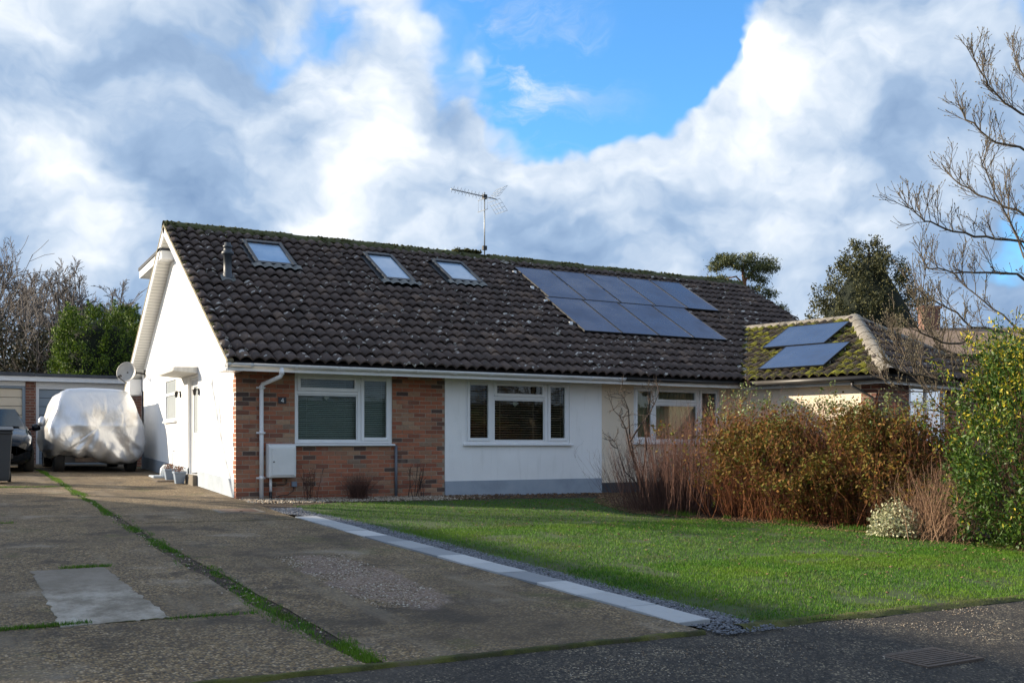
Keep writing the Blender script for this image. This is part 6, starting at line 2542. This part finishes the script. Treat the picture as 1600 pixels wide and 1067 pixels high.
def make_right_shrubs():
    # golden evergreen at the right edge
    rng = np.random.default_rng(71)
    D = 12.3
    c = at(1634, 690, D)
    g = gz(c.x, c.y)
    t = empty('golden_shrub', (c.x, c.y, g), 'tall glossy evergreen with golden tips at the right edge of the lawn', 'shrub')
    P, O, PG, OG = [], [], [], []
    roots, tips = [], []
    for k in range(760):
        a = rng.uniform(0, 6.283)
        h = 2.50 * rng.random() ** .8
        lump = 1 + .30 * mnoise.noise(Vector((math.cos(a) * 1.6, math.sin(a) * 1.6, h * 1.5)))
        rr = 1.0 * lump * (1 - .75 * max(0, h / 2.5 - .40) ** 1.3) * rng.uniform(.10, 1.0) ** .35
        b = np.array([c.x + rr * math.cos(a), c.y + rr * math.sin(a), g + max(.05, h - .2)])
        out = np.array([math.cos(a) * .5 + rng.normal(0, .18), math.sin(a) * .5 + rng.normal(0, .18), 1.0])
        L = rng.uniform(.25, .60) * (1.35 if rng.random() < .15 else 1)
        m = int(rng.uniform(45, 105))
        w = rng.random(m)
        q = b[None] + out[None] * (w * L)[:, None] + rng.standard_normal((m, 3)) * (.085 * (1 - .65 * w))[:, None]
        gold = (rng.random(m) < np.clip((w - .45) * 1.5, 0, .8) * (.25 + .75 * (h > 1.3))) & (rng.random() < .75)
        P.append(q[~gold])
        O.append(np.repeat(out[None] * .8, (~gold).sum(), 0))
        PG.append(q[gold])
        OG.append(np.repeat(out[None] * .8, gold.sum(), 0))
        roots.append([c.x + rr * .4 * math.cos(a), c.y + rr * .4 * math.sin(a), g])
        tips.append(b + out * L * 1.05)
    leaf_quads('leaves', np.concatenate(P), .030, .085, 'leaf_gold', t, seed=72, aspect=.36, outward=np.concatenate(O))
    leaf_quads('golden_tips', np.concatenate(PG), .030, .070, 'leaf_gold_tip', t, seed=78, aspect=.36, outward=np.concatenate(OG))
    V, F, C = stems_np(np.array(roots), np.array(tips), rng.normal(0, .06, (760, 3)), rng.uniform(.0015, .0035, 760), 73, n=5)
    np_quads('stems', V, F, 'stem_brown', t)
    # dry brown tangle
    D = 12.9
    c = at(1468, 832, D)
    t = empty('dry_shrub', (c.x, c.y, gz(c.x, c.y)), 'dry tangled brown shrub between the hedge and the golden evergreen', 'shrub')
    m = 750
    base = np.array([c.x, c.y])[None] + rng.standard_normal((m, 2)) * np.array([.20, .18])
    roots = np.stack([base[:, 0], base[:, 1], gzv(base[:, 0], base[:, 1]) - .01], -1)
    dirs = rng.standard_normal((m, 2)) * .30
    tp = base + dirs
    h = rng.uniform(.35, 1.12, m)
    tips = np.stack([tp[:, 0], tp[:, 1], roots[:, 2] + h * (1 - .5 * np.linalg.norm(dirs, axis=1).clip(0, 1))], -1)
    bow = np.concatenate([dirs * .2, np.full((m, 1), .22)], 1)
    V, F, C = stems_np(roots, tips, bow, rng.uniform(.002, .0045, m), 74, n=7, jit=.025)
    np_quads('stems', V, F, 'stem_tan', t)
    k = 1700
    i = rng.integers(0, m, k)
    s = rng.integers(2, 8, k)
    V, F, C2 = stems_np(C[i, s], C[i, s] + rng.normal(0, .10, (k, 3)), rng.normal(0, .05, (k, 3)), np.full(k, .0018), 75, n=3)
    np_quads('twigs', V, F, 'stem_brown', t)
    # small variegated shrub
    D = 13.0
    c = at(1397, 829, D)
    g = gz(c.x, c.y)
    t = empty('variegated_shrub', (c.x, c.y, g), 'small cream and green variegated shrub at the foot of the hedge', 'shrub')
    n = 2600
    q = rng.standard_normal((n, 3))
    q /= np.linalg.norm(q, axis=1)[:, None]
    q *= (rng.random((n, 1)) ** .33)
    q[:, 2] = np.abs(q[:, 2])
    q *= (1 + .25 * np.array([mnoise.noise(Vector(v) * 2.2) for v in q]))[:, None]
    P = np.array([c.x, c.y, g + .03]) + q * np.array([.36, .34, .46])
    leaf_quads('leaves', P, .025, .05, 'leaf_variegated', t, seed=76, aspect=.6, up=.4)
    roots = np.repeat(np.array([[c.x, c.y, g]]), 60, 0) + rng.normal(0, .05, (60, 3)) * np.array([1, 1, 0])
    V, F, C = stems_np(roots, P[:60], np.zeros((60, 3)), np.full(60, .004), 77, n=3)
    np_quads('stems', V, F, 'stem_brown', t)


def make_wall_plants():
    r = random.Random(2)
    spec_min[0] = .002
    rng = np.random.default_rng(91)
    # upright twiggy plant, dense dead clump, bare rose-like stems
    x, y = 1.18, -.22
    t = empty('dead_plant', (x, y, gz(x, y)), 'thin upright dead plant under the left part of the brick wall window', 'plant', 'dead plants along the brick wall')
    mb = MB()
    for k in range(9):
        grow(mb, (x + r.gauss(0, .05), y + r.gauss(0, .03), gz(x, y) - .02), (r.gauss(0, .15), r.gauss(0, .1), 1), r.uniform(.3, .58), .006, 0, 1, r, [(5, .08, .05, 6, .5, .3, 4), (3, .1, .05, 0, 0, 0, 3)])
    mb.build('stems', 'stem_brown', t)
    P = np.array([x, y, gz(x, y) + .22]) + rng.normal(0, 1, (170, 3)) * np.array([.06, .05, .13])
    leaf_quads('dry_leaves', P, .02, .045, 'leaf_dry', t, seed=3)
    x, y = 1.98, -.36
    t = empty('dead_plant', (x, y, gz(x, y)), 'bushy dead brown clump in the middle of the border under the brick wall', 'plant', 'dead plants along the brick wall')
    m = 420
    base = np.array([x, y])[None] + rng.normal(0, .07, (m, 2))
    roots = np.stack([base[:, 0], base[:, 1], gzv(base[:, 0], base[:, 1])], -1)
    d = rng.standard_normal((m, 2)) * np.array([.20, .13])
    h = rng.uniform(.18, .46, m)
    tips = np.stack([base[:, 0] + d[:, 0], base[:, 1] + d[:, 1], roots[:, 2] + h], -1)
    V, F, C = stems_np(roots, tips, np.concatenate([d * .15, np.full((m, 1), .08)], 1), rng.uniform(.0018, .0035, m), 92, n=5, jit=.012)
    np_quads('stems', V, F, 'stem_brown', t)
    x, y = 3.12, -.22
    t = empty('dead_plant', (x, y, gz(x, y)), 'sparse bare pruned stems at the right end of the brick wall', 'plant', 'dead plants along the brick wall')
    mb = MB()
    for k in range(8):
        grow(mb, (x + r.gauss(0, .10), y + r.gauss(0, .04), gz(x, y) - .02), (r.gauss(0, .22), r.gauss(0, .12), 1), r.uniform(.32, .62), .008, 0, 1, r, [(5, .09, .04, 3, .6, .4, 5), (3, .12, .05, 0, 0, 0, 3)])
    mb.build('stems', 'bark_dark', t)


def make_moss():
    rng = np.random.default_rng(15)
    n = 1700
    x = rng.uniform(-.3, ROOF_END, n)
    dens = np.array([mnoise.noise(Vector((a * 1.3, 4, 2))) for a in x])
    keep = rng.random(n) < np.clip(.45 + 1.6 * dens, .08, 1)
    x = x[keep]
    n = len(x)
    off = np.abs(rng.normal(0, .17, n))
    y = RY - off
    z = np.where(off < .15, RZ - .06 + .13 * np.sqrt(np.clip(1 - (off / .16) ** 2, 0, 1)), RZ - off * math.tan(PIT) + .045)
    P = np.stack([x, y, z], -1)
    # a few lumps on the verge and the thick cushion on the ridge left of the aerial
    k = 300
    v = rng.uniform(0, 6.4, k)
    Q = np.array([roof_pt(-.28 + abs(rng.normal(0, .05)), a, .03) for a in v])
    k = 260
    c = np.stack([rng.uniform(6.35, 7.05, k), RY + rng.normal(0, .06, k), RZ + .07 + np.abs(rng.normal(0, .035, k))], -1)
    P = np.concatenate([P, Q[:120], c])
    n = len(P)
    base = np.array([(1, 0, 0), (0, 1, 0), (-1, 0, 0), (0, -1, 0), (0, 0, 1), (0, 0, -1)], float)
    tri = np.array([(0, 1, 4), (1, 2, 4), (2, 3, 4), (3, 0, 4), (1, 0, 5), (2, 1, 5), (3, 2, 5), (0, 3, 5)])
    s = rng.uniform(.014, .048, (n, 1, 1)) * rng.uniform(.7, 1.3, (n, 6, 3))
    V = base[None] * s
    V[:, :, 2] *= .6
    V += P[:, None]
    F = (tri[None] + (np.arange(n) * 6)[:, None, None]).reshape(-1, 3)
    me = bpy.data.meshes.new('moss')
    vs = V.reshape(-1, 3)
    me.vertices.add(len(vs))
    me.vertices.foreach_set('co', vs.astype(np.float32).ravel())
    me.loops.add(F.size)
    me.loops.foreach_set('vertex_index', F.astype(np.int32).ravel())
    me.polygons.add(len(F))
    me.polygons.foreach_set('loop_start', np.arange(0, F.size, 3, dtype=np.int32))
    me.polygons.foreach_set('use_smooth', np.ones(len(F), bool))
    me.update(calc_edges=True)
    me.materials.append(MATS['moss'])
    o = bpy.data.objects.new('moss', me)
    link(o)
    tag(o, 'cushions of green moss along the ridge and verge tiles', 'moss', kind='stuff')


def make_next_door():
    """the house on the other side of the shared drive, just outside the picture; it throws the shade over the drive and lawn"""
    t = empty('bungalow', (-12, -1, gz(-6, -1)), 'bungalow left of the drive, outside the picture, shading drive and lawn', 'house')
    x0, x1, y0, y1, e, rz = -16.0, -8.0, -3.2, 4.5, 2.25, 5.6
    MB().box(x0, x1, y0, y1, -.4, e).build('wall', 'white_render', t)
    xm = (x0 + x1) / 2
    MB().prism([(x0 - .5, e - .2), (x1 + .5, e - .2), (xm, rz)], 'y', y0 - .3, y1 + .3).build('roof', 'far_roof', t)
    # unseen bare tree added in front of it so its branches dapple the lawn
    base = Vector((-7.0, 4.6, gz(-6, 4.6)))
    tr = empty('bare_tree', base, 'bare tree added left of the drive, outside the picture, to dapple the lawn', 'tree')
    r = random.Random(6)
    spec_min[0] = .006
    pts, dend = wander(base, (0, 0, 1), 2.2, 4, .05, r)
    MB().tube(pts, [.11, .10, .09, .08, .07], 8).build('trunk', 'bark_grey', tr)
    mb = MB()
    for k in range(5):
        grow(mb, pts[-1], (r.gauss(0, .6), r.gauss(0, .6), 1), r.uniform(2.2, 3.4), .045, 0, 3, r, [(6, .08, .03, 7, .6, .5, 5), (4, .12, .03, 5, .6, .5, 4), (3, .14, .03, 4, .6, .5, 3), (2, .15, .02, 0, 0, 0, 3)])
    mb.build('crown', 'bark_grey', tr)
    # unseen hedge, added across the road to darken the reflections in the panes
    c = Vector((6, -27.5, gz(6, -20)))
    h = empty('reflection_hedge', c, 'tall hedge added across the road behind the viewer, darkening the window reflections', 'hedge')
    rng = np.random.default_rng(5)
    n = 26000
    P = np.stack([rng.uniform(-16, 60, n), rng.uniform(-28.2, -26.8, n), c.z + 3.6 * rng.random(n)], -1)
    leaf_quads('leaves', P, .10, .2, 'ivy', h, seed=6, aspect=.7)
    MB().box(-16, 60, -28.1, -26.95, c.z, c.z + 3.4).build('dark_core', 'conifer_core', h)  # solid dark box inside the leaves, added to stop sky showing through


make_garage()
make_covered_car()
make_black_car()
make_bin()
make_left_trees()
make_thicket()
make_conifer()
make_right_trees()
make_far_house()
make_magnolia()
make_hedge()
make_cane_clump()
make_right_shrubs()
make_wall_plants()
make_moss()
make_next_door()
